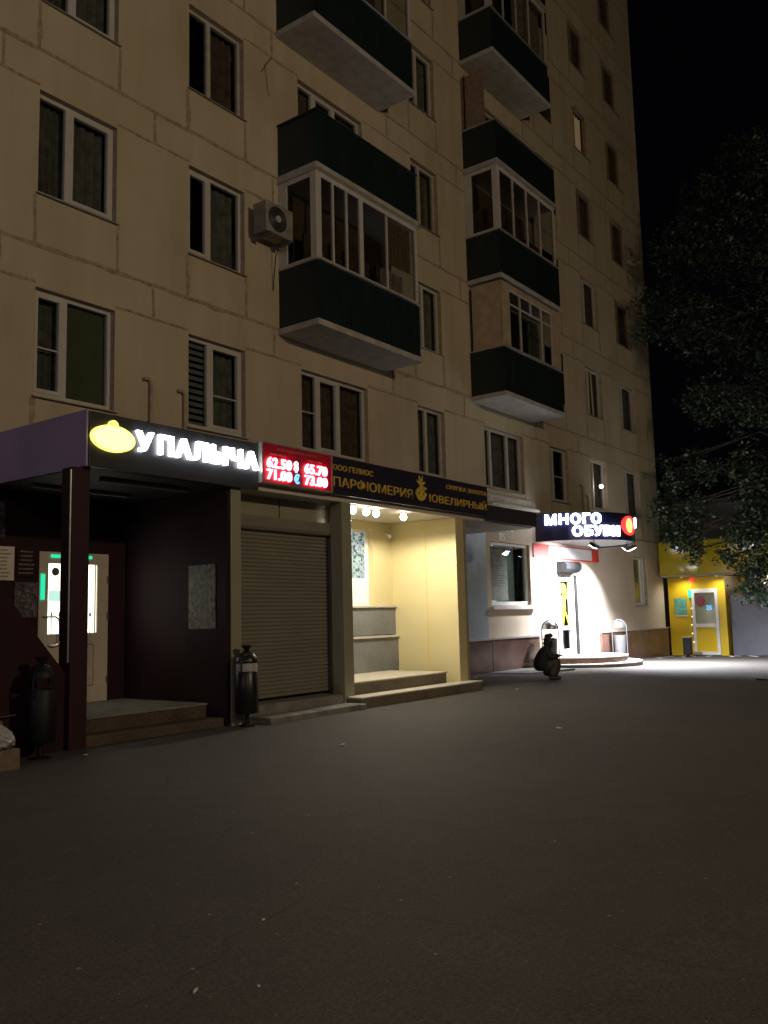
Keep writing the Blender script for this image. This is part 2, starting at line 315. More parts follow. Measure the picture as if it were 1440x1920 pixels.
# ---------------------------------------------------------------- mesh helpers
class MB:
    def __init__(s): s.v = []; s.f = []
    def add(s, vs, fs):
        o = len(s.v); s.v += [tuple(q) for q in vs]; s.f += [tuple(o + i for i in f) for f in fs]; return s
    def box(s, x0, x1, y0, y1, z0, z1):
        if x1 < x0: x0, x1 = x1, x0
        if y1 < y0: y0, y1 = y1, y0
        return s.add([(x0, y0, z0), (x1, y0, z0), (x1, y1, z0), (x0, y1, z0), (x0, y0, z1), (x1, y0, z1), (x1, y1, z1), (x0, y1, z1)],
                     [(0, 3, 2, 1), (4, 5, 6, 7), (0, 1, 5, 4), (1, 2, 6, 5), (2, 3, 7, 6), (3, 0, 4, 7)])
    def quad(s, a, b, c, d): return s.add([a, b, c, d], [(0, 1, 2, 3)])
    def prism(s, pts, vec):
        """closed polygon of 3-D points pushed along vec"""
        n = len(pts); v = Vector(vec)
        vs = [tuple(p) for p in pts] + [tuple(Vector(p) + v) for p in pts]
        return s.add(vs, [tuple(range(n - 1, -1, -1)), tuple(range(n, 2 * n))] + [(i, (i + 1) % n, n + (i + 1) % n, n + i) for i in range(n)])
    def lathe(s, prof, c=(0, 0, 0), seg=24):
        vs = []; fs = []
        for (r, z) in prof:
            for i in range(seg):
                a = 2 * math.pi * i / seg; vs.append((c[0] + r * math.cos(a), c[1] + r * math.sin(a), c[2] + z))
        for j in range(len(prof) - 1):
            for i in range(seg):
                k = (i + 1) % seg; fs.append((j * seg + i, j * seg + k, (j + 1) * seg + k, (j + 1) * seg + i))
        fs.append(tuple(range(seg - 1, -1, -1))); fs.append(tuple((len(prof) - 1) * seg + i for i in range(seg)))
        return s.add(vs, fs)
    def tube(s, pts, r, seg=10, r2=None):
        pts = [Vector(p) for p in pts]; n = len(pts); vs = []; fs = []; ref = None
        for i, p in enumerate(pts):
            t = (pts[min(i + 1, n - 1)] - pts[max(i - 1, 0)]).normalized()
            if ref is None: ref = t.orthogonal().normalized()
            ref = (ref - t * ref.dot(t)).normalized(); b = t.cross(ref)
            rr = r if r2 is None else r + (r2 - r) * i / (n - 1)
            for k in range(seg):
                a = 2 * math.pi * k / seg; vs.append(p + ref * (rr * math.cos(a)) + b * (rr * math.sin(a)))
        for i in range(n - 1):
            for k in range(seg):
                q = (k + 1) % seg; fs.append((i * seg + k, i * seg + q, (i + 1) * seg + q, (i + 1) * seg + k))
        fs.append(tuple(range(seg - 1, -1, -1))); fs.append(tuple((n - 1) * seg + k for k in range(seg)))
        return s.add(vs, fs)
    def sphere(s, c, rx, ry=None, rz=None, seg=16, rings=10):
        ry = ry or rx; rz = rz or rx; vs = []; fs = []
        for j in range(1, rings):
            ph = math.pi * j / rings
            for i in range(seg):
                a = 2 * math.pi * i / seg
                vs.append((c[0] + rx * math.sin(ph) * math.cos(a), c[1] + ry * math.sin(ph) * math.sin(a), c[2] + rz * math.cos(ph)))
        top = len(vs); vs.append((c[0], c[1], c[2] + rz)); vs.append((c[0], c[1], c[2] - rz))
        for j in range(rings - 2):
            for i in range(seg):
                k = (i + 1) % seg; fs.append((j * seg + i, (j + 1) * seg + i, (j + 1) * seg + k, j * seg + k))
        for i in range(seg):
            k = (i + 1) % seg; fs.append((top, i, k)); fs.append((top + 1, (rings - 2) * seg + k, (rings - 2) * seg + i))
        return s.add(vs, fs)
    def build(s, name, m, parent=None, smooth=False, bevel=0.0, loc=None):
        me = bpy.data.meshes.new(name); me.from_pydata(s.v, [], s.f); me.update()
        bm = bmesh.new(); bm.from_mesh(me); bmesh.ops.recalc_face_normals(bm, faces=bm.faces)
        bm.to_mesh(me); bm.free()
        if smooth:
            for p in me.polygons: p.use_smooth = True
            try: me.set_sharp_from_angle(angle=R(42))
            except Exception: pass
        o = bpy.data.objects.new(name, me); COL.objects.link(o)
        if m is not None: me.materials.append(MAT[m] if isinstance(m, str) else m)
        if parent is not None: o.parent = parent
        if loc: o.location = loc
        if bevel:
            b = o.modifiers.new("edge", 'BEVEL'); b.width = bevel; b.segments = 2; b.limit_method = 'ANGLE'; b.angle_limit = R(40)
        return o
def tag(o, label=None, cat=None, group=None, kind=None):
    if label: o["label"] = label
    if cat: o["category"] = cat
    if group: o["group"] = group
    if kind: o["kind"] = kind
    return o
def empty(name, loc=(0, 0, 0), label=None, cat=None, group=None, rz=0):
    o = bpy.data.objects.new(name, None); COL.objects.link(o); o.location = loc; o.rotation_euler.z = rz
    o.empty_display_size = 0.2
    return tag(o, label, cat, group)
def copy_tree(o, parent=None):
    c = o.copy(); COL.objects.link(c); c.parent = parent
    for ch in list(o.children): copy_tree(ch, c)
    return c
def text_mesh(txt, extrude=0.01, offset=0.0, bevel=0.0, space=1.0):
    cu = bpy.data.curves.new("t", 'FONT'); cu.body = txt; cu.extrude = extrude; cu.offset = offset; cu.bevel_depth = bevel; cu.resolution_u = 4; cu.space_character = space
    o = bpy.data.objects.new("t", cu); COL.objects.link(o)
    dg = bpy.context.evaluated_depsgraph_get(); dg.update()
    me = bpy.data.meshes.new_from_object(o.evaluated_get(dg))
    bpy.data.objects.remove(o); bpy.data.curves.remove(cu)
    return me
def text(name, txt, m, fn, W, H, extrude=0.01, offset=0.0, bevel=0.0, parent=None, space=1.0):
    """text stretched to W x H; fn maps (across, up, out) to a point"""
    me = text_mesh(txt, extrude, offset, bevel, space)
    xs = [v.co.x for v in me.vertices]; ys = [v.co.y for v in me.vertices]
    x0, x1, y0, y1 = min(xs), max(xs), min(ys), max(ys)
    for v in me.vertices:
        v.co = fn((v.co.x - x0) / (x1 - x0) * W, (v.co.y - y0) / (y1 - y0) * H, v.co.z)
    me.materials.clear(); me.materials.append(MAT[m] if isinstance(m, str) else m)
    me.name = name
    o = bpy.data.objects.new(name, me); COL.objects.link(o)
    if parent: o.parent = parent
    return o
def on_front(x, y, z):            # a board facing the street (towards -y), its lower left corner here
    return lambda a, b, c: Vector((x + a, y - c, z + b))
def oval(cx, cz, rx, rz, y, th, n=40):
    return MB().prism([(cx + rx * math.cos(2 * math.pi * i / n), y, cz + rz * math.sin(2 * math.pi * i / n)) for i in range(n)], (0, -th, 0))
def wave_sheet(x0, x1, y, z0, z1, amp=0.03, n=14):
    m = MB(); pts = [(x0 + (x1 - x0) * i / n, y + amp * math.sin(i * 2.1 + x0 * 7)) for i in range(n + 1)]
    for i in range(n):
        m.quad((*pts[i], z0), (*pts[i + 1], z0), (*pts[i + 1], z1), (*pts[i], z1))
    return m

FY = 10.35           # facade plane
FH = 2.79            # storey height
S0, H0 = 4.29, 5.76  # sill and head of the lowest flats' windows
END = 29.5

# ---------------------------------------------------------------- ground
def gz(x, y):
    z = -0.0148 * max(0, x - 15.0) if x < 40 else -0.37
    t = min(1.0, max(0.0, (6.5 - y) / 6.5)); z += -0.12 * t * t * (3 - 2 * t)
    return z
g = MB()
xs = [-150, -80, -40, -20, -12] + [-8 + i for i in range(0, 44)] + [38, 40, 45, 60, 100, 200, 400]
ys = [-300, -150, -80, -40, -25, -15] + [-10 + i for i in range(0, 24)] + [16, 20, 40, 100, 300]
vs = [(x, y, gz(x, y) + (0.008 * math.sin(x * 1.3 + y) * math.cos(y * 0.9) if y < 7 else 0)) for y in ys for x in xs]
n = len(xs)
g.add(vs, [(j * n + i, j * n + i + 1, (j + 1) * n + i + 1, (j + 1) * n + i) for j in range(len(ys) - 1) for i in range(n - 1)])
o = g.build("ground", None, smooth=True); o.data.materials.append(asphalt()); tag(o, kind='structure')
a = MB().prism([(17.6, 9.25, -0.25), (19.5, 9.05, -0.25), (19.5, 10.26, -0.25), (17.6, 10.26, -0.25)], (0, 0, 0.235))
tag(a.build("pavement", 'concrete', bevel=0.01), kind='structure')

# ---------------------------------------------------------------- street lamps across the square (they light the front; the cool third stands in for unseen sign light)
def street_lamp(x, y, h, watts, colour, label):
    z0 = gz(x, y)
    t = empty("street_lamp", (x, y, z0), label, "street lamp", "street lamps across the square")
    MB().lathe([(0.14, 0), (0.14, 0.9), (0.085, 1.0), (0.06, h)], seg=14).build("pole", 'grey_metal', t, True)
    MB().tube([(0, 0, h - 0.05), (0, 0.35, h + 0.16), (0, 1.0, h + 0.26)], 0.035).build("arm", 'grey_metal', t, True)
    hd = MB().box(-0.14, 0.14, 0.85, 1.5, h + 0.22, h + 0.36).build("lamp_head", 'grey_metal', t, bevel=0.04)
    MB().box(-0.11, 0.11, 0.95, 1.42, h + 0.19, h + 0.222).build("lamp_glass", emit("street lamp glass", colour, 30.0), hd)
    l = bpy.data.lights.new("street light", 'POINT'); l.energy = watts; l.color = colour; l.shadow_soft_size = 0.25
    lo = bpy.data.objects.new("lamp_light", l); COL.objects.link(lo); lo.parent = t; lo.location = (0, 1.2, h - 0.2)
for i, ((x, y), h, wt, cl_) in enumerate(STREET_LAMPS):
    street_lamp(x, y, h, wt, cl_, ["tall grey street lamp with sodium head facing the shops", "second sodium street lamp, beyond the left end of the shops", "lower lamp with a cool violet white head, added unseen for sign light from the left"][i])

# ---------------------------------------------------------------- the block of flats
B = empty("apartment_building", (0, FY, 0), "large beige panel block of flats with dark balconies above the shops", "building")
def world_of(p):
    m = p.matrix_basis.copy()
    return m if p.parent is None else world_of(p.parent) @ p.matrix_parent_inverse @ m
def adopt(o, p):
    """make o a child of p without moving it"""
    o.parent = p; o.matrix_parent_inverse = world_of(p).inverted(); return o
def part(mb, name, m, parent=None, **k): return adopt(mb.build(name, m, **k), parent or B)

COLS = [('w0', 3.95, 5.2), ('w1', 6.27, 7.52), ('w2', 8.88, 10.10), ('b1', 11.49, 13.42), ('w3', 15.15, 16.2), ('b2', 17.93, 19.87), ('w4', 21.37, 22.5), ('w5', 24.0, 25.2), ('w6', 26.6, 27.9)]
NF = 9
ops = []
for k in range(NF):
    for nme, x0, x1 in COLS:
        z0, z1 = S0 + FH * k, H0 + FH * k
        ops.append((x0, x1, z0, z1))
GW = [(17.95, 19.93, 1.50, 3.0), (26.9, 28.0, 1.46, 2.98)]
DOORS = [(6.38, 7.42, 0.27, 2.24), (21.5, 22.42, 0.16, 2.28)]
ops += GW + DOORS
TOP = S0 + FH * NF + 0.3
wall = MB()
X0, X1 = -4.0, END
zl = sorted({-0.6, TOP} | {o[2] for o in ops} | {o[3] for o in ops})
for i in range(len(zl) - 1):
    za, zb = zl[i], zl[i + 1]; zm = (za + zb) / 2
    row = sorted([(o[0], o[1]) for o in ops if o[2] < zm < o[3]]); x = X0
    for (p, q) in row:
        wall.quad((x, FY, za), (p, FY, za), (p, FY, zb), (x, FY, zb)); x = q
    wall.quad((x, FY, za), (X1, FY, za), (X1, FY, zb), (x, FY, zb))
BACK = FY + 11
wall.quad((X1, FY, -0.6), (X1, BACK, -0.6), (X1, BACK, TOP), (X1, FY, TOP))
wall.quad((X0, FY, -0.6), (X0, BACK, -0.6), (X0, BACK, TOP), (X0, FY, TOP))
wall.quad((X0, BACK, -0.6), (X1, BACK, -0.6), (X1, BACK, TOP), (X0, BACK, TOP))
wall.quad((X0, FY, TOP), (X1, FY, TOP), (X1, BACK, TOP), (X0, BACK, TOP))
RD = 0.2
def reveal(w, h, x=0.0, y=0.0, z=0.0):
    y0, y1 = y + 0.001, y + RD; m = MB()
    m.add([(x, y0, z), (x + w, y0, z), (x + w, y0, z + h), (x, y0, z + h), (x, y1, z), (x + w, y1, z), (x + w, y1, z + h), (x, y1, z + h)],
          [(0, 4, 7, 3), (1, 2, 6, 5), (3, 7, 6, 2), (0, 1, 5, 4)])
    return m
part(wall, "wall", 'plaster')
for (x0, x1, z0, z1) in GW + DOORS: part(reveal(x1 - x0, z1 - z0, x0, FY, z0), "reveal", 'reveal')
part(MB().box(X0 + 0.2, X1 - 0.2, FY + 0.75, FY + 0.85, 0, TOP - 0.2), "room_wall", 'dark_room')
part(MB().box(X0 - 0.05, X1 + 0.06, FY - 0.08, FY + 0.3, TOP + 0.002, TOP + 0.25), "parapet", 'seam')
part(MB().box(X0, X1, FY + 0.31, BACK, TOP + 0.003, TOP + 0.1), "roof", 'roof')

# filled panel joints, uneven edges
J = MB()
def joint(p, q, w, y=FY):
    p = Vector((p[0], y, p[1])); q = Vector((q[0], y, q[1])); d = q - p; nrm = Vector((-d.z, 0, d.x)).normalized()
    n = max(2, int(d.length / 0.22)); top = []; bot = []
    for i in range(n + 1):
        c = p + d * (i / n) + nrm * random.uniform(-0.006, 0.006)
        a = w * random.uniform(0.32, 0.62); b = w * random.uniform(0.32, 0.72)
        if random.random() < 0.08: b += random.uniform(0.015, 0.05)
        top.append(c + nrm * a); bot.append(c - nrm * b)
    vs = []
    for i in range(n + 1):
        for pt in (top[i], bot[i]): vs += [(pt.x, y + 0.02, pt.z), (pt.x, y - 0.005, pt.z)]
    fs = []
    for i in range(n):
        k = i * 4; m = k + 4
        fs += [(k + 1, m + 1, m + 3, k + 3), (k, m, m + 1, k + 1), (k + 2, k + 3, m + 3, m + 2)]
    J.add(vs, fs)
PIERS = [(X0, 3.95), (5.2, 6.27), (7.52, 8.88), (10.10, 11.49), (13.42, 15.15), (16.2, 17.93), (19.87, 21.37), (22.5, 24.0), (25.2, 26.6), (27.9, END)]
for k in range(NF):
    zs = 6.33 + FH * k; zh = 5.80 + FH * k
    joint((X0, zs), (END, zs + 0.02), 0.055)
    for (p, q) in PIERS:
        if q - p > 0.3: joint((p, zh + 0.02), (q, zh + 0.02), 0.040)
        c = (p + q) / 2
        if p != X0 and q != END: joint((c, zh + 0.045), (c, zs - 0.035), 0.05)
    for nme, x0, x1 in COLS:
        zf = zs - FH + 0.035
        if zf < 3.5: zf = 3.58
        joint((x0 - 0.03, zf), (x0 - 0.03, S0 + FH * k - 0.05), 0.05); joint((x1 + 0.03, zf), (x1 + 0.03, S0 + FH * k - 0.05), 0.05)
    joint((28.9, zs - FH + 0.05), (28.9, zs - 0.05), 0.04)
joint((10, 3.55), (END, 3.55), 0.06)
part(J, "panel_joints", 'seam')

# windows: a frame with its panes and what hangs behind the glass; coordinates from the opening's lower left corner
def make_window(w, h, mull, frame='pvc', behind=None, transom=None, leaf=None, sill=True, fr=0.055, rv=True):
    root = MB(); y0, y1 = 0.10, 0.165
    root.box(0.002, fr, y0, y1, 0.002, h - 0.002).box(w - fr, w - 0.002, y0, y1, 0.002, h - 0.002).box(fr, w - fr, y0, y1, h - fr, h - 0.002).box(fr, w - fr, y0, y1, 0.002, fr + 0.015)
    for mx in mull: root.box(mx - 0.04, mx + 0.04, y0 - 0.004, y1 - 0.002, fr + 0.015, h - fr)
    edges = [fr] + [q for mx in mull for q in (mx - 0.04, mx + 0.04)] + [w - fr]
    if leaf is not None:                     # a sash frame of its own on one light
        a, b = edges[2 * leaf], edges[2 * leaf + 1]
        root.box(a, a + 0.045, y0 - 0.012, y1 - 0.01, fr + 0.015, h - fr).box(b - 0.045, b, y0 - 0.012, y1 - 0.01, fr + 0.015, h - fr)
        root.box(a + 0.045, b - 0.045, y0 - 0.012, y1 - 0.01, h - fr - 0.045, h - fr).box(a + 0.045, b - 0.045, y0 - 0.012, y1 - 0.01, fr + 0.015, fr + 0.07)
    if transom is not None:
        a, b = edges[2 * transom[0]], edges[2 * transom[0] + 1]
        root.box(a, b, y0 + 0.012, y1 - 0.02, h * transom[1] - 0.011, h * transom[1] + 0.011)
    o = root.build("window", frame)
    pn = MB()
    for i in range(0, len(edges), 2):
        pn.quad((edges[i], 0.132, fr), (edges[i + 1], 0.132, fr), (edges[i + 1], 0.132, h - fr), (edges[i], 0.132, h - fr))
    pn.build("pane", 'pane', o)
    for i in range(0, len(edges), 2):
        bh = behind[i // 2] if behind else None
        if not bh: continue
        a, b = edges[i] - 0.03, edges[i + 1] + 0.03
        if bh == 'blind_stripe':
            s = MB()
            for j in range(13): s.box(a, b, 0.19, 0.20, 0.08 + j * 0.105, 0.08 + j * 0.105 + 0.062)
            s.build("blind", bh, o)
        elif bh == 'curtain_green': MB().box(a, b, 0.20, 0.21, 0.03, h - 0.03).build("blind", bh, o)
        else: wave_sheet(a, b, 0.26, 0.03, h - 0.03).build("curtain", bh, o)
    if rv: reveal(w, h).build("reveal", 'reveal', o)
    if sill: MB().prism([(-0.03, -0.055, -0.035), (-0.03, 0.10, 0.0), (-0.03, 0.10, 0.012), (-0.03, -0.055, -0.022)], (w + 0.06, 0, 0)).build("sill", 'sill', o)
    return o
def place_window(proto, x, z):
    o = copy_tree(proto, B) if proto.parent else proto
    if not proto.parent: o.parent = B
    o.location = (x, 0.0, z)
    return o
P = {}
W1, W2 = 1.25, 1.22
hh = H0 - S0
P['a'] = make_window(W1, hh, [0.50], 'pvc', ['curtain_grey', 'curtain_grey'], leaf=1)
P['a2'] = make_window(W1, hh, [0.50], 'pvc', ['curtain_grey', 'curtain_green'], transom=(0, 0.47), leaf=0)
P['b'] = make_window(W2, hh, [0.50], 'pvc_dim', [None, 'curtain_brown'])
P['b1'] = make_window(W2, hh, [0.50], 'pvc', [None, 'curtain_grey'], leaf=0)
P['b2'] = make_window(W2, hh, [0.50], 'pvc', ['blind_stripe', 'curtain_grey'], transom=(1, 0.42), leaf=1)
P['l1'] = make_window(1.93, hh, [0.52, 1.14], 'pvc', ['curtain_brown', 'curtain_brown', 'curtain_brown'], leaf=1, transom=(0, 0.5))
P['l2'] = make_window(1.94, hh, [0.42, 1.26], 'pvc', ['curtain_grey', 'curtain_grey', 'curtain_grey'])
P['n'] = make_window(1.05, hh, [0.44], 'pvc', ['curtain_grey', 'curtain_grey'])
P['n2'] = make_window(1.05, hh, [0.44], 'pvc_dim', [None, 'curtain_brown'])
P['r'] = make_window(1.13, hh, [0.36], 'pvc', ['curtain_brown', None], transom=(1, 0.48))
P['s'] = make_window(1.2, hh, [0.40], 'pvc', ['curtain_brown', 'curtain_brown'])
P['s2'] = make_window(1.2, hh, [0.40], 'wood_old', [None, 'curtain_brown'])
P['lit'] = make_window(1.2, hh, [0.34], 'wood_old', ['curtain_lit_bright', 'curtain_lit'])
P['t'] = make_window(1.3, hh, [0.42], 'pvc_dim', ['curtain_grey', 'curtain_grey'])
P['t2'] = make_window(1.3, hh, [0.42], 'wood_old', [None, 'curtain_brown'])
for k in range(NF):
    z = S0 + FH * k
    if k < 5:
        place_window(P['a2'] if k == 0 else P['a'], 6.27, z)
        place_window([P['b2'], P['b1'], P['b'], P['b'], P['b1']][k], 8.88, z)
    if k < 6:
        place_window(P['l1'], 11.49, z)
        place_window(P['n'] if k in (0, 1, 3) else P['n2'], 15.15, z)
    if k < 8:
        place_window(P['l2'], 17.93, z)
    if k < 1: place_window(P['r'], 21.37, z)
    place_window(P['lit'] if k == 4 else (P['s'] if k in (0, 1, 2) else P['s2']), 24.0, z)
    place_window(P['t'] if k in (0, 1) else P['t2'], 26.6, z)
for k_, p_ in P.items():
    if p_.parent is None: bpy.data.objects.remove(p_)
# open tilted sash of the window right of the lowest balcony
part(MB().prism([(24.52, FY + 0.02, 7.12), (24.52, FY + 0.055, 7.12), (24.52, FY + 0.09, 8.5), (24.52, FY + 0.055, 8.5)], (0.035, 0, 0)), "window_sash", 'pvc')

# window flashing above the passage roof, vent pipes on the wall
part(MB().box(17.85, 20.25, FY - 0.20, FY - 0.003, 3.84, 3.90).box(17.85, 20.25, FY - 0.06, FY - 0.004, 3.905, 4.12), "flashing", 'stone_ledge')
def pipe(x, zb, zt, w=0.11):
    part(MB().tube([(x + w, FY - 0.05, zb), (x + w, FY - 0.05, zt - 0.06), (x + w * 0.75, FY - 0.05, zt - 0.01), (x + w * 0.35, FY - 0.05, zt), (x - 0.02, FY - 0.05, zt - 0.01)], 0.024, 8), "vent_pipe", 'reveal', smooth=True)
pipe(8.02, 3.62, 4.86); pipe(8.66, 3.62, 4.80); pipe(23.1, 3.9, 4.86, 0.2); pipe(23.5, 3.9, 4.60, 0.14)
# plinth of red brown granite, blue panel, pale ground floor wall right of the passage
pl = MB(); x = 16.72
for xn in (17.78, 20.15): pl.box(x + 0.006, xn - 0.006, FY - 0.09, FY - 0.002, -0.6, 0.70); x = xn
part(pl, "plinth", 'granite_red', bevel=0.006)
x = 24.0; pl = MB()
for xn in (25.9, 27.7, END + 0.06): pl.box(x + 0.006, xn - 0.006, FY - 0.09, FY - 0.002, -0.6, 0.68); x = xn
part(pl, "plinth", 'granite_red', bevel=0.006)
part(MB().box(16.7, 20.2, FY - 0.115, FY - 0.003, 0.702, 0.755), "plinth_cap", 'granite_cap', bevel=0.006)
part(MB().box(24.0, END + 0.08, FY - 0.115, FY - 0.003, 0.682, 0.72), "plinth_cap", 'granite_cap', bevel=0.006)
part(MB().box(16.3, 17.74, FY - 0.035, FY - 0.002, 0.757, 3.5), "wall_panel", 'blue_panel', bevel=0.004)
sw = MB()
zz = [0.757, 1.50, 3.0, 3.5]
for (xa, xb, za, zb) in [(17.742, 17.95, 0.757, 3.5), (17.95, 19.93, 0.757, 1.5), (17.95, 19.93, 3.0, 3.5), (19.93, 21.5, 0.757, 3.5), (21.5, 22.42, 2.28, 3.5), (22.42, 26.9, 0.722, 3.5), (26.9, 28.0, 0.722, 1.46), (26.9, 28.0, 2.98, 3.5), (28.0, END - 0.002, 0.722, 3.5), (20.21, 21.5, -0.4, 0.757), (22.42, 23.99, -0.4, 0.722)]:
    sw.box(xa, xb, FY - 0.02, FY - 0.002, za, zb)
part(sw, "ground_floor_render", 'wall_light')
# ground floor windows
gw = make_window(1.98, 1.5, [], 'white_vinyl', None, fr=0.07, sill=False, rv=False); gw.parent = B; gw.location = (17.95, -0.04, 1.5)
adopt(MB().box(17.85, 20.03, FY - 0.13, FY - 0.021, 1.40, 1.47).build("window_ledge", 'white_vinyl'), B)
gw2 = make_window(1.10, 1.52, [0.84], 'white_vinyl', ['film_yellow', 'curtain_pale'], fr=0.06, sill=True, rv=False); gw2.parent = B; gw2.location = (26.9, -0.02, 1.46)
part(MB().box(17.7, 20.2, FY + 0.6, FY + 0.61, 1.3, 3.1), "shop_interior", emit("dim shop interior", (0.55, 0.75, 0.75), 0.035))
# pale poster and lit lamps inside the big shop window
po = MB().box(18.45, 19.28, FY + 0.28, FY + 0.29, 1.62, 2.9).build("window_poster", 'curtain_pale'); adopt(po, B)
pt = MB()
for j in range(9): pt.box(18.52, 18.52 + random.uniform(0.3, 0.66), FY + 0.274, FY + 0.279, 2.45 - j * 0.06, 2.475 - j * 0.06)
adopt(pt.build("poster_text", 'print_dark'), B)

# balconies
def balcony(x0, x1, k, kind):
    zb = 6.235 + 2.805 * k; y0 = FY - 0.89; zr = zb + (1.06 if kind in ('open', 'screen') else 1.15)
    s = part(MB().box(x0 - 0.03, x1 + 0.03, y0 - 0.05, FY - 0.004, zb, zb + 0.11), "balcony", 'slab', bevel=0.008)
    a = MB().box(x0, x1, y0 - 0.022, y0, zb + 0.113, zr).box(x0, x0 + 0.022, y0 + 0.001, FY - 0.005, zb + 0.113, zr).box(x1 - 0.022, x1, y0 + 0.001, FY - 0.005, zb + 0.113, zr)
    n = int((x1 - x0) / 0.3)
    for i in range(1, n): a.box(x0 + i * 0.3 - 0.012, x0 + i * 0.3 + 0.012, y0 - 0.030, y0 - 0.0225, zb + 0.13, zr - 0.02)
    part(a, "apron", 'apron', s)
    part(MB().box(x0 - 0.03, x1 + 0.03, y0 - 0.055, y0 + 0.03, zr + 0.002, zr + 0.035).box(x0 - 0.03, x0 + 0.03, y0 + 0.031, FY - 0.006, zr + 0.002, zr + 0.035), "rail", 'alu' if kind != 'open' else 'apron', s, bevel=0.006)
    zt = zb + FH - 0.02
    f = MB(); gl = MB(); c = zr + 0.037
    if kind in ('g1', 'g2', 'g4'):
        lines = {'g1': [0.0, 0.46, 0.84, 1.26, 2.05, 3.05], 'g2': [0.0, 0.80, 1.50, 2.20, 3.04], 'g4': [0.0, 0.72, 1.4, 2.1, 3.04]}[kind]
        f.box(x0 - 0.01, x0 + 0.13, y0 - 0.012, y0 + 0.12, c, zt)                                  # corner post
        f.box(x0 + 0.13, x1, y0 - 0.008, y0 + 0.05, zt - 0.08, zt); f.box(x0 + 0.13, x1, y0 - 0.008, y0 + 0.05, c, c + 0.05)
        f.box(x0, x0 + 0.05, y0 + 0.12, FY - 0.02, zt - 0.08, zt); f.box(x0, x0 + 0.05, y0 + 0.12, FY - 0.02, c, c + 0.05); f.box(x0, x0 + 0.05, FY - 0.20, FY - 0.006, c + 0.05, zt - 0.08)
        f.box(x1 - 0.07, x1 + 0.005, y0 - 0.010, y0 + 0.06, c + 0.05, zt - 0.08)
        for i, q in enumerate(lines[1:-1]):
            w = 0.055 if (kind == 'g1' and i == 2) else 0.022
            f.box(x0 + q - w, x0 + q + w, y0 - 0.006, y0 + 0.045, c + 0.05, zt - 0.08)
        part(f, "glazing_frame", 'pvc' if kind != 'g4' else 'pvc_dim', s)
        gl.quad((x0 + 0.13, y0 + 0.02, c + 0.04), (x1 - 0.05, y0 + 0.02, c + 0.04), (x1 - 0.05, y0 + 0.02, zt - 0.05), (x0 + 0.13, y0 + 0.02, zt - 0.05))
        gl.quad((x0 + 0.025, y0 + 0.1, c + 0.04), (x0 + 0.025, FY - 0.1, c + 0.04), (x0 + 0.025, FY - 0.1, zt - 0.05), (x0 + 0.025, y0 + 0.1, zt - 0.05))
        part(gl, "pane", 'pane_shaded', s)
        part(MB().box(x0 - 0.05, x1 + 0.05, y0 - 0.09, FY - 0.01, zt + 0.001, zt + 0.018), "drip_edge", 'alu', s)
    if kind in ('g1', 'g2', 'g4', 'boarded'): part(MB().box(x0 + 0.03, x1 - 0.06, FY - 0.05, FY - 0.035, zb + 0.115, zt - 0.09), "back_wall", 'loggia_shade', s)  # dark sheet added for the shade inside the glazed balconies
    if kind == 'g1':
        part(wave_sheet(x0 + 2.14, x1 - 0.08, y0 + 0.10, c + 0.62, zt - 0.08, 0.012, 20), "roll_blind", 'wood_old', s)
        part(wave_sheet(x0 + 2.1, x1 - 0.08, y0 + 0.3, c, c + 0.6, 0.04), "curtain", 'curtain_pale', s)
        part(MB().box(x0 + 0.3, x1 - 0.3, FY - 0.35, FY - 0.3, zb + 0.2, zb + 1.9), "cupboard", 'curtain_brown', s)
    if kind == 'g2':
        part(MB().box(x0 + 0.2, x0 + 1.3, FY - 0.4, FY - 0.1, zb + 0.2, zb + 1.9), "cupboard", 'curtain_brown', s)
        part(wave_sheet(x0 + 0.06, x0 + 0.07, y0 + 0.3, c, c + 0.5, 0.0, 2), "curtain", 'curtain_brown', s)
        part(MB().box(x1 - 0.9, x1 - 0.15, FY - 0.5, FY - 0.12, zb + 0.2, zb + 1.75), "shelf", 'maroon', s)
    if kind == 'g4':
        part(wave_sheet(x0 + 1.5, x1 - 0.1, y0 + 0.18, c, zt - 0.1, 0.05, 20), "curtain", 'curtain_pale', s)
    if kind == 'boarded':                    # solid board ends, window in the middle with a row of small top lights
        part(MB().box(x0, x0 + 0.05, y0 + 0.02, FY - 0.1, c, zt - 0.02).box(x0 - 0.005, x0 + 0.36, y0 - 0.012, y0 + 0.012, c, zt - 0.02).box(x1 - 0.46, x1, y0 - 0.012, y0 + 0.012, c, zt - 0.02).box(x0 + 0.36, x1 - 0.46, y0 - 0.011, y0 + 0.012, zt - 0.14, zt - 0.02), "board_cladding", 'wood_side', s)
        xa, xb = x0 + 0.36, x1 - 0.46; f.box(xa, xb, y0 - 0.006, y0 + 0.04, c, c + 0.05); f.box(xa, xb, y0 - 0.006, y0 + 0.04, zt - 0.19, zt - 0.142)
        zt2 = zt - 0.5
        f.box(xa, xb, y0 - 0.005, y0 + 0.04, zt2 - 0.02, zt2 + 0.02)
        for fr_ in (0.0, 0.25, 0.5, 0.75, 1.0):
            q = xa + fr_ * (xb - xa); f.box(q - 0.022, q + 0.022, y0 - 0.008, y0 + 0.043, c if fr_ != 0.5 else zt2, zt - 0.142)
        part(f, "glazing_frame", 'pvc', s)
        gl.quad((xa, y0 + 0.02, c), (xb, y0 + 0.02, c), (xb, y0 + 0.02, zt - 0.15), (xa, y0 + 0.02, zt - 0.15)); part(gl, "pane", 'pane_shaded', s)
        part(MB().box(xa + 0.1, xb, FY - 0.2, FY - 0.1, zb + 0.2, zt - 0.2), "cupboard", 'dark_room', s)
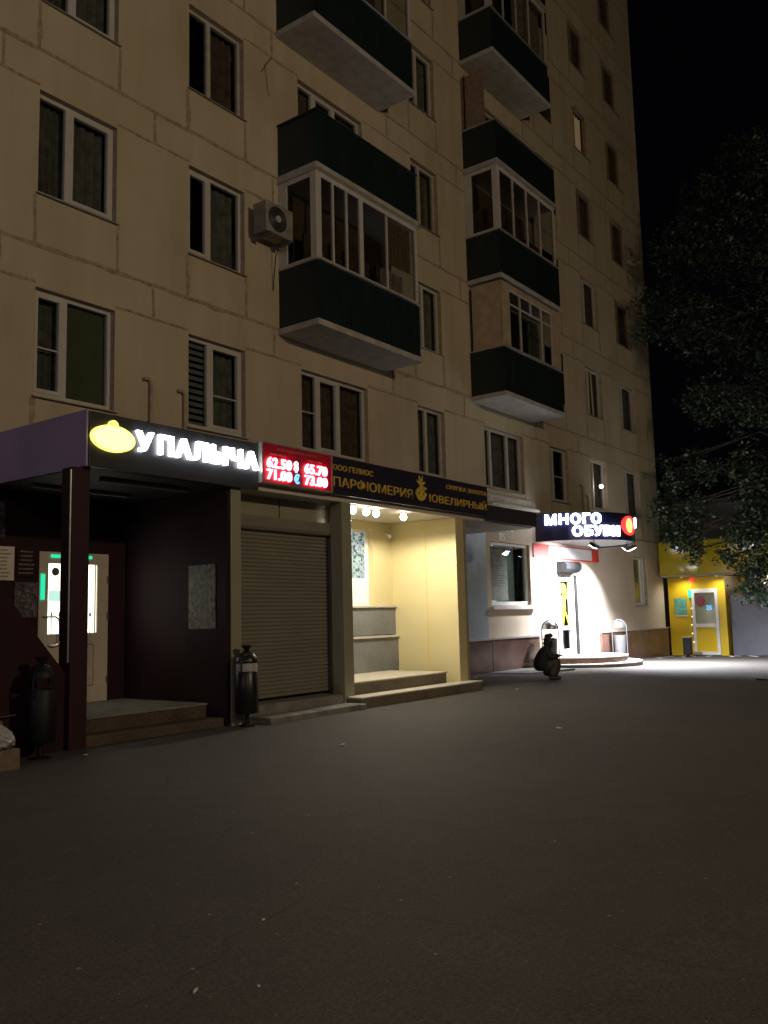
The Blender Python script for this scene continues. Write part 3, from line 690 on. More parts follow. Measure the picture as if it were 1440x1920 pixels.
    if kind == 'screen':
        part(MB().box(x0, x0 + 0.03, y0 + 0.25, FY - 0.02, c, zt - 0.3).box(x0 + 0.0, x0 + 0.5, FY - 0.12, FY - 0.08, c, zt - 0.25), "wood_screen", 'wood_old', s)
    return s
for k, kind in ((0, 'g1'), (1, 'open'), (2, 'g2'), (3, 'open')): balcony(10.93, 13.98, k, kind)
for k, kind in ((0, 'boarded'), (1, 'g2'), (2, 'screen'), (3, 'g4'), (4, 'open')): balcony(17.40, 20.44, k, kind)
# flue and cables by the upper balcony
part(MB().tube([(10.5, FY - 0.03, 10.95), (10.75, FY - 0.06, 11.35), (10.6, FY - 0.02, 11.15), (10.7, FY - 0.02, 10.6)], 0.004, 6), "cable", 'black_metal')
t = empty("toy", (18.45, FY - 0.78, 7.43), "small pale plush toy looking out of the lowest right balcony window", "toy")
MB().sphere((0, 0, 0.075), 0.06, 0.06, 0.09).build("body", 'curtain_pale', t, True); h_ = MB().sphere((0.01, 0, 0.20), 0.055).build("head", 'curtain_pale', t, True)
for s_ in (-1, 1): MB().sphere((0.01, s_ * 0.04, 0.25), 0.02).build("ear", 'curtain_pale', h_, True)

# air conditioner
ac = empty("air_conditioner", (10.16, FY, 7.72), "white outdoor air conditioner with round fan on brackets beside the glazed balcony", "air conditioner")
MB().box(0.0, 0.66, -0.46, -0.14, 0.06, 0.60).build("casing", 'sill', ac, bevel=0.015)
ring = MB()
for i in range(5): 
    rr = 0.04 + i * 0.042
    ring.tube([(0.27 + rr * math.cos(2 * math.pi * q / 28), -0.475, 0.33 + rr * math.sin(2 * math.pi * q / 28)) for q in range(29)], 0.005, 5)
ring.build("fan_grille", 'grey_metal', ac)
MB().prism([(0.27 + 0.22 * math.cos(2 * math.pi * q / 28), -0.461, 0.33 + 0.22 * math.sin(2 * math.pi * q / 28)) for q in range(28)], (0, -0.004, 0)).build("fan", 'dark_room', ac)
MB().prism([(0.27 + 0.06 * math.cos(2 * math.pi * q / 20), -0.466, 0.33 + 0.06 * math.sin(2 * math.pi * q / 20)) for q in range(20)], (0, -0.02, 0)).build("hub", 'pvc_dim', ac)
for s_ in (0.08, 0.56): MB().box(s_, s_ + 0.03, -0.48, 0, 0.0, 0.055).build("bracket", 'grey_metal', ac)
MB().tube([(0.55, -0.25, 0.05), (0.57, -0.12, -0.15), (0.6, -0.04, -0.55), (0.6, -0.03, -0.72)], 0.009, 8).build("hose", 'dark_room', ac, True)

# ---------------------------------------------------------------- bakery entrance under the left canopy
CF = 8.15     # face of the long sign band
cp = empty("entrance_canopy", (5.58, CF, 0), "dark flat canopy on a square brown post over the bakery door", "canopy")
def pin(mb, name, m, root, **k): return adopt(mb.build(name, m, **k), root)
pin(MB().box(5.60, 7.76, CF + 0.03, FY - 0.003, 2.98, 3.08), "soffit", 'dark_brown', cp)
pin(MB().box(5.60, 8.16, CF + 0.03, FY - 0.003, 3.082, 3.59), "roof", 'sign_dark', cp)
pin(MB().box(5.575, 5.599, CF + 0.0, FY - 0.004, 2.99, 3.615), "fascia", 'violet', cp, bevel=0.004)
po_ = pin(MB().box(5.47, 5.68, 8.22, 8.43, -0.05, 2.98), "post", 'dark_post', cp, bevel=0.006)
adopt(MB().tube([(5.462, 8.25, 0.9), (5.462, 8.25, 2.95)], 0.012, 8).build("conduit", 'steel'), po_)
for (xa, xb, yy) in ((6.1, 7.4, 8.6), (5.8, 7.2, 9.5)):
    pin(MB().box(xa, xb, yy, yy + 0.07, 2.93, 2.978), "tube_light", 'curtain_grey', cp, bevel=0.01)

be = empty("bakery_entrance", (6.9, FY, 0), "dark brown clad bakery porch with glowing white door and two steps", "shop entrance")
w = MB()
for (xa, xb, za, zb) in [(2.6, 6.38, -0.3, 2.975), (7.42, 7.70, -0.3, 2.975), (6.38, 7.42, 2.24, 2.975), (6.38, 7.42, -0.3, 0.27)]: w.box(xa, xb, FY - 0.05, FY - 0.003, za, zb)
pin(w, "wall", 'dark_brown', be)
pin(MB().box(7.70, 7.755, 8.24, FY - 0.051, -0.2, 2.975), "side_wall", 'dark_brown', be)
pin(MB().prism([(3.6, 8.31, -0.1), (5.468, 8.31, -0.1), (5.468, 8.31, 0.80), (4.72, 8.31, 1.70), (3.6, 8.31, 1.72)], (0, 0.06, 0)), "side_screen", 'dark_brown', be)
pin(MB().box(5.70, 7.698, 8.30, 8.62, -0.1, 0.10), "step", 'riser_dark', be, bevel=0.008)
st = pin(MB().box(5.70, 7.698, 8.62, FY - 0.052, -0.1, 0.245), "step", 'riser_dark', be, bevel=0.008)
adopt(MB().box(5.70, 7.698, 8.60, FY - 0.053, 0.246, 0.27).build("tread", 'concrete', bevel=0.004), st)
d = MB(); dx0, dx1, dz0, dz1 = 6.38, 7.42, 0.27, 2.24; dy0, dy1 = FY - 0.06, FY + 0.01
gx0, gx1, gz0, gz1 = dx0 + 0.13, dx1 - 0.17, 1.18, 2.09
d.box(dx0, gx0, dy0, dy1, dz0, dz1).box(gx1, dx1, dy0, dy1, dz0, dz1).box(gx0, gx1, dy0, dy1, gz1, dz1).box(gx0, gx1, dy0, dy1, dz0, gz0)
dr = pin(d, "door", 'door_pvc', be)
adopt(MB().box(gx0 + 0.06, gx1 - 0.05, dy0 - 0.008, dy0 - 0.001, 0.48, 0.495).box(gx0 + 0.06, gx1 - 0.05, dy0 - 0.008, dy0 - 0.001, 1.02, 1.035).box(gx1 - 0.062, gx1 - 0.05, dy0 - 0.008, dy0 - 0.001, 0.495, 1.02).build("panel_groove", 'print_grey'), dr)
adopt(MB().box(gx0, gx1, dy0 + 0.03, dy0 + 0.04, gz0, gz1).build("glass", 'door_glow'), dr)
adopt(MB().box(gx1 - 0.035, gx1 - 0.022, dy0 + 0.005, dy0 + 0.029, gz0, gz1).build("glazing_bead", 'door_pvc'), dr)
gr = MB()
for i in range(6):
    q = gx0 + 0.07 + i * 0.115; gr.box(q - 0.006, q + 0.006, dy0 + 0.022, dy0 + 0.0285, gz0, gz0 + 0.22)
    gr.prism([(q - 0.02, dy0 + 0.022, gz0 + 0.235), (q, dy0 + 0.022, gz0 + 0.20), (q + 0.02, dy0 + 0.022, gz0 + 0.235), (q, dy0 + 0.022, gz0 + 0.30)], (0, 0.006, 0))
adopt(gr.build("grille", 'paper'), dr)
adopt(oval(gx0 + 0.115, 1.985, 0.055, 0.055, dy0 + 0.025, 0.006, 16).build("round_sticker", 'print_dark'), dr)
adopt(MB().box(gx0 + 0.02, gx0 + 0.24, dy0 + 0.020, dy0 + 0.026, 1.60, 1.74).build("sticker", emit("pale green sticker lit from behind", (0.55, 0.95, 0.80), 0.85)), dr)
adopt(MB().box(gx0 + 0.29, gx0 + 0.40, dy0 + 0.020, dy0 + 0.026, 1.50, 1.66).build("sticker", emit("olive sticker lit from behind", (0.45, 0.48, 0.08), 0.7)), dr)
adopt(MB().tube([(dx0 + 0.06, dy0, 1.40), (dx0 + 0.08, dy0 - 0.05, 1.40), (dx0 + 0.20, dy0 - 0.06, 1.40), (dx0 + 0.25, dy0 - 0.06, 1.37), (dx0 + 0.265, dy0 - 0.06, 1.32), (dx0 + 0.265, dy0 - 0.06, 1.10), (dx0 + 0.25, dy0 - 0.06, 1.05), (dx0 + 0.2, dy0 - 0.06, 1.03), (dx0 + 0.14, dy0, 1.03)], 0.013, 8).build("handle", 'steel', smooth=True), dr)
adopt(MB().box(dx0 + 0.16, gx1 - 0.10, dy0 - 0.014, dy0 - 0.002, 2.165, 2.205).build("led_strip", 'green_led'), dr)
adopt(MB().box(dx0 + 0.02, dx0 + 0.075, dy0 - 0.014, dy0 - 0.002, 1.62, 1.95).build("led_strip", 'green_led'), dr)
for hz_ in (0.5, 1.35, 1.85): adopt(MB().box(dx1 - 0.03, dx1 - 0.005, dy0 - 0.02, dy0 - 0.001, hz_, hz_ + 0.1).build("hinge", 'steel'), dr)
# notices on the porch walls
def notice(x0, x1, z0, z1, m, ink, rows, label, title=False):
    t = empty("notice", (x0, FY - 0.06, z0), label, "notice")
    adopt(MB().box(x0, x1, FY - 0.065, FY - 0.052, z0, z1).build("board", m), t)
    ln = MB(); hgt = z1 - z0
    for j in range(rows):
        zc = z1 - hgt * (j + 1) / (rows + 1); wd = (x1 - x0) * random.uniform(0.55, 0.85); c = (x0 + x1) / 2; q = c - wd / 2
        while q < c + wd / 2 - 0.01:
            e_ = min(c + wd / 2, q + random.uniform(0.015, 0.05)); ln.box(q, e_, FY - 0.070, FY - 0.066, zc - 0.010, zc + 0.010); q = e_ + 0.008
    adopt(ln.build("print", ink), t)
notice(5.55, 6.03, 1.86, 2.28, 'paper', 'print_grey', 8, "cream printed opening hours board on the brown wall by the glowing door")
notice(6.06, 6.33, 1.90, 2.28, 'dark_brown', 'paper_dim', 6, "brown plate with pale lettering between the cream board and the glowing door")
tag(MB().box(6.05, 6.36, FY - 0.062, FY - 0.052, 1.40, 1.84).build("poster", 'flower'), "dark poster of pale flowers beside the glowing door's handle side", "poster")
tag(MB().box(5.35, 5.9, FY - 0.064, FY - 0.052, 2.40, 2.85).build("decal", 'flower'), "faded pale flower decal high on the brown wall at the left edge", "decal")
tag(MB().box(7.688, 7.6985, 8.45, 8.95, 1.20, 2.02).build("poster", 'graffiti'), "torn pale notice papers pasted on the brown porch side wall", "poster")
# backlit bakery sign
sg = empty("bakery_sign", (5.6, CF, 3.0), "long black shop sign with glowing white letters and a yellow oval", "shop sign")
pin(MB().box(5.601, 8.16, CF - 0.02, CF + 0.028, 2.985, 3.60), "board", 'sign_dark', sg, bevel=0.004)
ov = pin(oval(5.885, 3.325, 0.285, 0.150, CF - 0.022, 0.04), "emblem", 'oval_yellow', sg)
adopt(oval(5.885, 3.47, 0.062, 0.062, CF - 0.023, 0.038, 20).build("emblem_knob", 'oval_yellow'), ov)
adopt(oval(5.885, 3.325, 0.268, 0.136, CF - 0.0625, 0.006).build("emblem_face", 'oval_core'), ov)
for txt_, x_, w_ in (("У", 6.195, 0.235), ("ПАЛЫЧА", 6.51, 1.61)):
    adopt(text("letters", txt_, 'letter_white', on_front(x_, CF - 0.045, 3.235), w_, 0.235, 0.022, 0.016, 0.01, space=1.16), sg)
# red exchange rate board
lb = empty("exchange_rate_board", (8.18, CF, 3.1), "red glowing exchange rate board between the two shop signs", "led board")
pin(MB().box(8.185, 9.58, CF - 0.07, CF + 0.03, 3.10, 3.615), "panel", 'led_board', lb)
fr_ = MB().box(8.165, 8.184, CF - 0.085, CF + 0.03, 3.085, 3.63).box(9.581, 9.60, CF - 0.085, CF + 0.03, 3.085, 3.63).box(8.184, 9.581, CF - 0.085, CF + 0.03, 3.616, 3.63).box(8.184, 9.581, CF - 0.085, CF + 0.03, 3.085, 3.099)
pin(fr_, "frame", 'alu', lb)
for txt_, x_, z_ in (("62.50", 8.25, 3.295), ("71.00", 8.25, 3.135), ("65.70", 8.99, 3.295), ("73.00", 8.99, 3.135)):
    adopt(text("digits", txt_, 'led_red', on_front(x_, CF - 0.092, z_), 0.47, 0.14, 0.012, 0.026, space=1.06), lb)
adopt(text("digits", "$", 'led_white', on_front(8.79, CF - 0.078, 3.29), 0.08, 0.15, 0.006, 0.03), lb)
adopt(text("digits", "€", 'led_blue', on_front(8.79, CF - 0.078, 3.13), 0.10, 0.14, 0.006, 0.03), lb)
adopt(text("heading", "ОПЕРАЦИОННАЯ КАССА", 'led_head', on_front(8.46, CF - 0.074, 3.545), 0.80, 0.034, 0.004, 0.01), lb)
adopt(text("heading", "ПОКУПКА", 'led_head', on_front(8.33, CF - 0.074, 3.475), 0.30, 0.026, 0.004, 0.01), lb)
adopt(text("heading", "ПРОДАЖА", 'led_head', on_front(9.08, CF - 0.074, 3.475), 0.30, 0.026, 0.004, 0.01), lb)
# navy perfume and jewellery sign
ps = empty("perfume_sign", (9.6, CF, 3.1), "long navy unlit shop sign with gold letters over the yellow recess", "shop sign")
pin(MB().box(9.602, 14.09, CF - 0.03, CF + 0.03, 3.08, 3.635), "board", 'navy', ps, bevel=0.004)
def gold(txt_, x_, z_, w_, h__, off=0.03): adopt(text("letters", txt_, 'gold', on_front(x_, CF - 0.038, z_), w_, h__, 0.008, off * 0.12), ps)
gold("ООО ГЕЛИОС", 9.66, 3.435, 0.95, 0.085, 0.02); gold("ПАРФЮМЕРИЯ", 9.66, 3.19, 1.99, 0.155)
gold("СКУПКА ЗОЛОТА", 12.68, 3.46, 1.36, 0.075, 0.015); gold("ЮВЕЛИРНЫЙ", 12.15, 3.19, 1.88, 0.165)
em = MB()
cx, cz = 11.90, 3.26
for (ax, az, bx, bz, wd) in [(0.0, 0.0, 0.0, 0.20, 0.05), (0.0, 0.18, -0.11, 0.25, 0.03), (0.0, 0.18, 0.12, 0.24, 0.03), (0, 0.2, 0.05, 0.33, 0.03), (0, 0.2, -0.05, 0.33, 0.03), (0.0, 0.15, 0.16, 0.13, 0.03), (-0.13, 0.05, 0.0, 0.16, 0.035), (0.0, 0.02, 0.10, 0.11, 0.03)]:
    d_ = Vector((bx - ax, 0, bz - az)).normalized(); nn = Vector((-d_.z, 0, d_.x)) * wd
    p0 = Vector((cx + ax, CF - 0.036, cz + az)); p1 = Vector((cx + bx, CF - 0.036, cz + bz))
    em.prism([p0 - nn, p0 + nn, p1 + nn * 0.5, p1 - nn * 0.5], (0, -0.008 - 0.001 * len(em.v) / 16, 0))
for i in range(16):
    a0 = math.pi * (1.05 + i * 0.85 / 16) + 0.1; a1 = math.pi * (1.05 + (i + 1) * 0.85 / 16) + 0.1
    em.prism([(cx + rr * math.cos(q), CF - 0.036, cz + 0.09 + rr * math.sin(q)) for rr, q in ((0.10, a0), (0.17, a0), (0.17, a1), (0.10, a1))], (0, -0.01, 0))
adopt(em.build("emblem", 'gold'), ps)

# ---------------------------------------------------------------- beige shop extension: shutter and yellow recess
ex = empty("shop_extension", (10.3, 8.2, 0), "beige shop extension with a closed roller shutter and an open yellow lit recess", "shop front")
PF = 8.22; BWY0 = 9.619
pin(MB().box(7.757, 7.93, PF, 8.75, -0.1, 3.0), "pillar", 'beige_pillar', ex, bevel=0.005)
pin(MB().box(9.97, 10.19, PF, 8.448, -0.15, 3.0), "pillar", 'beige_pillar', ex, bevel=0.005)
pin(MB().box(13.10, 13.36, PF, 9.95, -0.2, 3.0), "pillar", 'yellow_wall', ex, bevel=0.005)
pin(MB().box(10.20, 10.26, 8.449, BWY0, -0.15, 3.0), "recess_side_wall", 'yellow_wall', ex)
pin(MB().box(13.362, 13.42, PF - 0.01, FY - 0.06, -0.2, 3.0), "outer_wall", 'beige_pillar', ex)
pin(MB().box(7.931, 10.199, 8.62, 8.70, 2.66, 3.0), "header_panel", 'beige_pillar', ex)
pin(MB().box(9.05, 9.062, 8.612, 8.619, 2.70, 3.0), "panel_seam", 'dark_room', ex)
pin(MB().prism([(7.94, 8.615, 2.50), (7.94, 8.48, 2.52), (7.94, 8.455, 2.56), (7.94, 8.455, 2.70), (7.94, 8.615, 2.70)], (2.24, 0, 0)), "shutter_box", 'beige_metal', ex, bevel=0.006)
sh = MB(); nz = 42; z0_, z1_ = 0.24, 2.498
prof = []
for i in range(nz):
    a = z0_ + (z1_ - z0_) * i / nz; b = z0_ + (z1_ - z0_) * (i + 1) / nz
    prof += [(8.575, a), (8.560, a + (b - a) * 0.22), (8.560, a + (b - a) * 0.78), (8.575, b - 0.004)]
for i in range(len(prof) - 1):
    (ya, za), (yb, zb) = prof[i], prof[i + 1]; sh.quad((8.02, ya, za), (10.06, ya, za), (10.06, yb, zb), (8.02, yb, zb))
pin(sh, "roller_shutter", 'beige_metal', ex)
pin(MB().box(7.935, 8.018, 8.53, 8.61, 0.2, 2.499), "shutter_rail", 'beige_metal', ex)
pin(MB().box(10.062, 10.11, 8.53, 8.61, 0.2, 2.499), "shutter_rail", 'beige_metal', ex)
pin(MB().box(10.112, 10.198, 8.45, 8.66, 0.2, 2.499), "shutter_jamb", 'wood_old', ex)
pin(MB().box(8.0, 9.968, 8.25, 8.448, -0.2, 0.20).box(8.0, 10.198, 8.4485, 8.7, -0.2, 0.2), "threshold", 'concrete', ex, bevel=0.01)
pin(MB().box(8.08, 9.05, 7.86, 8.249, -0.2, 0.075), "step", 'concrete', ex, bevel=0.012)
pin(MB().box(9.06, 9.85, 7.87, 8.249, -0.2, 0.08), "step", 'concrete', ex, bevel=0.012)
pin(MB().box(9.86, 9.985, 7.84, 8.218, -0.2, 0.082), "step", 'concrete', ex, bevel=0.012)
pin(MB().box(7.757, 16.05, PF + 0.005, FY - 0.004, 3.002, 3.10), "ceiling", 'ceiling_white', ex)
pin(MB().box(8.162, 14.09, CF + 0.032, FY - 0.004, 3.102, 3.60).box(14.091, 16.05, CF + 0.032, FY - 0.004, 3.102, 3.29), "roof", 'sign_dark', ex)
pin(MB().box(14.092, 16.06, CF - 0.01, CF + 0.031, 3.02, 3.31).box(16.051, 16.07, CF + 0.032, FY - 0.006, 3.04, 3.31), "fascia", 'sign_dark', ex)
# recess
BWY = 9.62
bw = MB()
wx0, wx1, wz0, wz1 = 11.1, 12.52, 1.50, 2.86
for (xa, xb, za, zb) in [(10.262, wx0, 1.0, 3.0), (wx1, 13.098, 1.0, 3.0), (wx0, wx1, wz1, 3.0), (wx0, wx1, 1.0, wz0)]: bw.box(xa, xb, BWY, BWY + 0.16, za, zb)
pin(bw, "back_wall", 'yellow_wall', ex)
pin(MB().box(10.262, 13.099, BWY - 0.05, BWY - 0.002, 0.98, 1.46).box(10.262, 13.16, BWY - 0.10, BWY - 0.003, 0.2, 0.925), "stone_dado", 'stone_grey', ex)
pin(MB().box(10.262, 13.105, BWY - 0.10, BWY - 0.001, 1.462, 1.50).box(10.262, 13.17, BWY - 0.14, BWY - 0.004, 0.928, 0.965), "stone_ledge", 'stone_ledge', ex, bevel=0.004)
wn = pin(MB().box(wx1 - 0.09, wx1 - 0.001, BWY + 0.10, BWY + 0.15, wz0, wz1).box(wx0, wx1 - 0.09, BWY + 0.10, BWY + 0.15, wz1 - 0.06, wz1).box(wx0, wx1 - 0.09, BWY + 0.10, BWY + 0.15, wz0, wz0 + 0.07), "window", 'white_vinyl', ex)
adopt(MB().box(wx0, wx1 - 0.09, BWY + 0.12, BWY + 0.13, 1.98, wz1 - 0.06).build("printed_film", 'poster_blue'), wn)
adopt(MB().box(wx0, wx1 - 0.09, BWY + 0.12, BWY + 0.13, wz0 + 0.07, 1.98).build("frosted_film", 'film_pale'), wn)
pin(MB().box(13.092, 13.0985, 8.86, 8.868, 0.35, 3.0), "panel_seam", 'gold', ex)
pin(MB().box(10.262, 12.78, 8.30, BWY - 0.101, -0.2, 0.32), "step", 'riser', ex)
pin(MB().box(10.262, 12.80, 8.28, BWY - 0.102, 0.321, 0.345), "tread", 'tread', ex, bevel=0.004)
pin(MB().box(10.0, 13.36, 7.95, 8.219, -0.25, 0.135).box(10.192, 13.098, 8.219, 8.299, -0.2, 0.134), "step", 'riser', ex)
pin(MB().box(9.99, 13.37, 7.93, 8.218, 0.136, 0.16).box(10.193, 13.097, 8.2185, 8.279, 0.136, 0.159), "tread", 'tread', ex, bevel=0.004)
# four bulbs in the recess ceiling
spots = [(10.36, 8.32, "warm globe ceiling bulb nearest the shutter pillar"), (10.70, 8.33, "second warm globe bulb from the shutter pillar"), (10.98, 8.35, "third warm globe bulb from the shutter pillar"), (11.72, 8.35, "warm globe ceiling bulb nearest the bright yellow wall")]
for i, (x, y, lab) in enumerate(spots):
    t = empty("ceiling_bulb", (x, y, 3.0), lab, "ceiling light", "bulbs in the recess ceiling")
    MB().lathe([(0.05, 0.0), (0.05, -0.02), (0.025, -0.03), (0.02, -0.05)], seg=14).build("socket", 'white_vinyl', t, True)
    MB().sphere((0, 0, -0.085), 0.055).build("bulb", 'bulb', t, True)
    l = bpy.data.lights.new("bulb light", 'SPOT'); l.spot_size = 3.05; l.spot_blend = 0.25; l.energy = BULB_W * (4.2 if i == 3 else 0.8); l.color = (1.0, 0.93, 0.74); l.shadow_soft_size = 0.045
    lo = bpy.data.objects.new("bulb_light", l); COL.objects.link(lo); lo.parent = t; lo.location = (0, 0, -0.18)
scm = empty("security_camera", (12.93, 9.55, 2.80), "small white security camera in the corner of the yellow recess", "security camera")
MB().tube([(0, 0.07, 0.0), (0, 0.0, -0.02)], 0.02, 8).build("bracket", 'white_vinyl', scm); MB().tube([(0.02, 0.0, -0.02), (-0.12, -0.10, -0.06)], 0.035, 12).build("body", 'white_vinyl', scm, True)

# white writing on the wall above the big window
tag(text("wall_letters", "ТКАНИ\n  85", 'white_vinyl', on_front(18.23, FY - 0.028, 3.04), 1.0, 0.42, 0.006, 0.02), "pale letters on the wall above the big shop window", "lettering")

# ---------------------------------------------------------------- shoe shop: round canopy, steps, door
SC = Vector((22.1, FY, 0)); SR = 1.8
def arc(r, z, a0=180, a1=0, n=40): return [(SC.x + r * math.cos(R(a0 + (a1 - a0) * i / n)), SC.y - r * math.sin(R(a0 + (a1 - a0) * i / n)) - 0.022, z) for i in range(n + 1)]
sc_ = empty("shoe_shop_sign", (SC.x, SC.y, 3.1), "half round navy canopy sign with glowing white letters and a red oval", "shop sign")
pin(MB().prism(arc(SR - 0.03, 3.13), (0, 0, 0.02)), "soffit", 'soffit_blue', sc_)
pin(MB().prism(arc(SR - 0.03, 3.74), (0, 0, 0.03)), "top", 'roof', sc_)
fa = MB(); p1 = arc(SR, 3.10); p0 = arc(SR - 0.025, 3.10)
for i in range(40):
    fa.prism([p1[i], p1[i + 1], p0[i + 1], p0[i]], (0, 0, 0.70))
fo = pin(fa, "fascia", 'navy_gloss', sc_)
def on_arc(a0, a1, z, W, out=0.0):
    def fn(a, b, c):
        th = R(a0 + (a1 - a0) * a / W); r = SR + 0.03 + out + c
        return Vector((SC.x + r * math.cos(th), SC.y - 0.022 - r * math.sin(th), z + b))
    return fn
adopt(text("letters", "МНОГО", 'letter_shoe', on_arc(171, 126, 3.50, 1.0), 1.0, 0.27, 0.02, 0.035, space=1.14), sc_)
adopt(text("letters", "ОБУВИ", 'letter_shoe', on_arc(150, 108, 3.19, 1.0), 1.0, 0.27, 0.02, 0.035, space=1.14), sc_)
adopt(text("letters", "МНОГО", 'letter_shoe', on_arc(66, 22, 3.50, 1.0), 1.0, 0.27, 0.02, 0.055), sc_)
def arc_oval(a0, a1, zc, rz, out, th):
    m = MB(); n = 28; am, ar = (a0 + a1) / 2, (a0 - a1) / 2
    f1 = []; f2 = []
    for i in range(n):
        q = 2 * math.pi * i / n; an = R(am + ar * math.cos(q)); z = zc + rz * math.sin(q)
        for r, L_ in ((SR + out, f1), (SR + out + th, f2)): L_.append((SC.x + r * math.cos(an), SC.y - 0.022 - r * math.sin(an), z))
    m.add(f1 + f2, [tuple(range(n)), tuple(range(2 * n - 1, n - 1, -1))] + [(i, (i + 1) % n, n + (i + 1) % n, n + i) for i in range(n)])
    return m
lg = pin(arc_oval(104, 80, 3.49, 0.25, 0.002, 0.03), "emblem", 'logo_red', sc_)
adopt(arc_oval(98.5, 87, 3.49, 0.19, 0.033, 0.006).build("emblem_core", 'logo_core'), lg)
# steps
def round_step(r, z0, z1, lip):
    s = MB().prism(arc(r, z0), (0, 0, z1 - z0 - 0.025)); return s, MB().prism(arc(r + lip, z1 - 0.024), (0, 0, 0.024))
es = empty("entrance_steps", (SC.x, SC.y, -0.12), "two half round stone steps in front of the shoe shop door", "steps")
s, tr = round_step(1.82, -0.3, 0.0, 0.01); a1 = pin(s, "step", 'riser', es); adopt(tr.build("tread", 'tread'), a1)
s, tr = round_step(1.45, 0.001, 0.15, 0.01); a2 = pin(s, "step", 'granite_red', es); adopt(tr.build("tread", 'tread'), a2)
# door, shutter box, banner
sd = empty("shop_door", (21.96, FY, 0.16), "white glazed shoe shop door with yellow figure decals", "door")
d = MB(); X_0, X_1 = 21.5, 22.42; y0, y1 = FY - 0.02, FY + 0.06
d.box(X_0, X_0 + 0.09, y0, y1, 0.155, 2.28).box(X_1 - 0.25, X_1, y0, y1, 0.155, 2.28).box(X_0 + 0.09, X_1 - 0.25, y0, y1, 2.12, 2.28).box(X_0 + 0.09, X_1 - 0.25, y0, y1, 0.83, 0.93).box(X_0 + 0.09, X_1 - 0.25, y0, y1, 0.155, 0.32)
pin(d, "door_frame", 'white_vinyl', sd)
pin(MB().quad((X_0 + 0.09, FY + 0.02, 0.32), (X_1 - 0.25, FY + 0.02, 0.32), (X_1 - 0.25, FY + 0.02, 2.12), (X_0 + 0.09, FY + 0.02, 2.12)), "pane", 'pane', sd)
pin(MB().box(X_0 + 0.09, X_1 - 0.25, FY + 0.2, FY + 0.21, 0.3, 2.14), "curtain", 'curtain_grey', sd)
fg = MB()
def limb(pts, wd):
    for (a, b) in zip(pts[:-1], pts[1:]):
        a = Vector((a[0], FY - 0.0, a[1])); b = Vector((b[0], FY - 0.0, b[1])); dd = (b - a).normalized(); nn = Vector((-dd.z, 0, dd.x)) * wd
        fg.prism([a - nn, a + nn, b + nn, b - nn], (0, 0.008, 0))
for i in range(1): 
    fg.prism([(21.82 + 0.15 * math.cos(2 * math.pi * q / 20), FY, 1.93 + 0.15 * math.sin(2 * math.pi * q / 20)) for q in range(20)], (0, 0.008, 0))
limb([(21.82, 1.75), (21.82, 1.35)], 0.09); limb([(21.68, 1.62), (21.62, 1.45)], 0.03); limb([(21.95, 1.66), (22.10, 1.90), (22.12, 2.08)], 0.03)
limb([(21.78, 1.33), (21.72, 0.98), (21.64, 0.98)], 0.035); limb([(21.86, 1.33), (22.08, 0.96)], 0.03)
pin(fg, "decal", 'yellow_paint', sd)
pin(MB().box(22.425, 22.60, FY - 0.055, FY - 0.021, 0.155, 2.30), "stone_jamb", 'jamb_dark', sd, bevel=0.02)
rb = tag(MB().prism([(21.4, FY - 0.022, 2.32), (21.4, FY - 0.26, 2.36), (21.4, FY - 0.33, 2.44), (21.4, FY - 0.33, 2.56), (21.4, FY - 0.26, 2.64), (21.4, FY - 0.022, 2.64)], (0.95, 0, 0)).build("shutter_box", 'box_dark', bevel=0.01), "grey roller shutter box above the shoe shop door", "shutter box")
bn = empty("banner", (22.1, FY, 2.66), "red banner with white panel above the shoe shop door", "banner")
pin(MB().box(20.1, 24.15, FY - 0.05, FY - 0.021, 2.70, 3.06), "backing", 'red_sign', bn)
pin(MB().box(20.95, 23.65, FY - 0.058, FY - 0.051, 2.73, 3.03), "white_panel", 'white_vinyl', bn)
# floodlights under the canopy
def floodlight(x, y, z, aim, watts, label, size=1.25, blend=0.45):
    p = Vector((x, y, z)); dirv = (Vector(aim) - p).normalized()
    t = empty("floodlight", (x, y, z), label, "floodlight", "floodlights under the round canopy")
    q = dirv.to_track_quat('-Z', 'Y').to_euler()
    bx = MB().box(-0.13, 0.13, -0.09, 0.09, -0.04, 0.05).build("housing", 'black_metal', t, bevel=0.01); bx.rotation_euler = q
    gl = MB().box(-0.115, 0.115, -0.075, 0.075, -0.046, -0.041).build("lens", 'flood_glass', t); gl.rotation_euler = q
    MB().tube([(0, 0, 0.03), (0, 0.0, 3.128 - z)], 0.012, 8).build("bracket", 'grey_metal', t)
    l = bpy.data.lights.new("flood", 'SPOT'); l.energy = watts; l.color = (0.90, 0.93, 1.0); l.spot_size = size; l.spot_blend = blend; l.shadow_soft_size = 0.06
    lo = bpy.data.objects.new("flood_light", l); COL.objects.link(lo); lo.parent = t; lo.rotation_euler = q; lo.location = dirv * 0.055
floodlight(21.2, 9.15, 2.98, (21.2, 10.3, 1.35), FLOOD_W, "left floodlight under the round canopy, shining on the door wall", 2.5, 1.0)
floodlight(22.9, 8.95, 2.98, (23.05, 10.25, 1.1), FLOOD_W, "right floodlight under the round canopy, shining on the wall right of the door", 1.6, 0.75)
floodlight(22.9, 8.8, 2.98, (23.5, 7.6, -0.1), FLOOD_W * 5.0, "middle floodlight under the round canopy, shining down on the steps and asphalt", 2.35, 1.0)

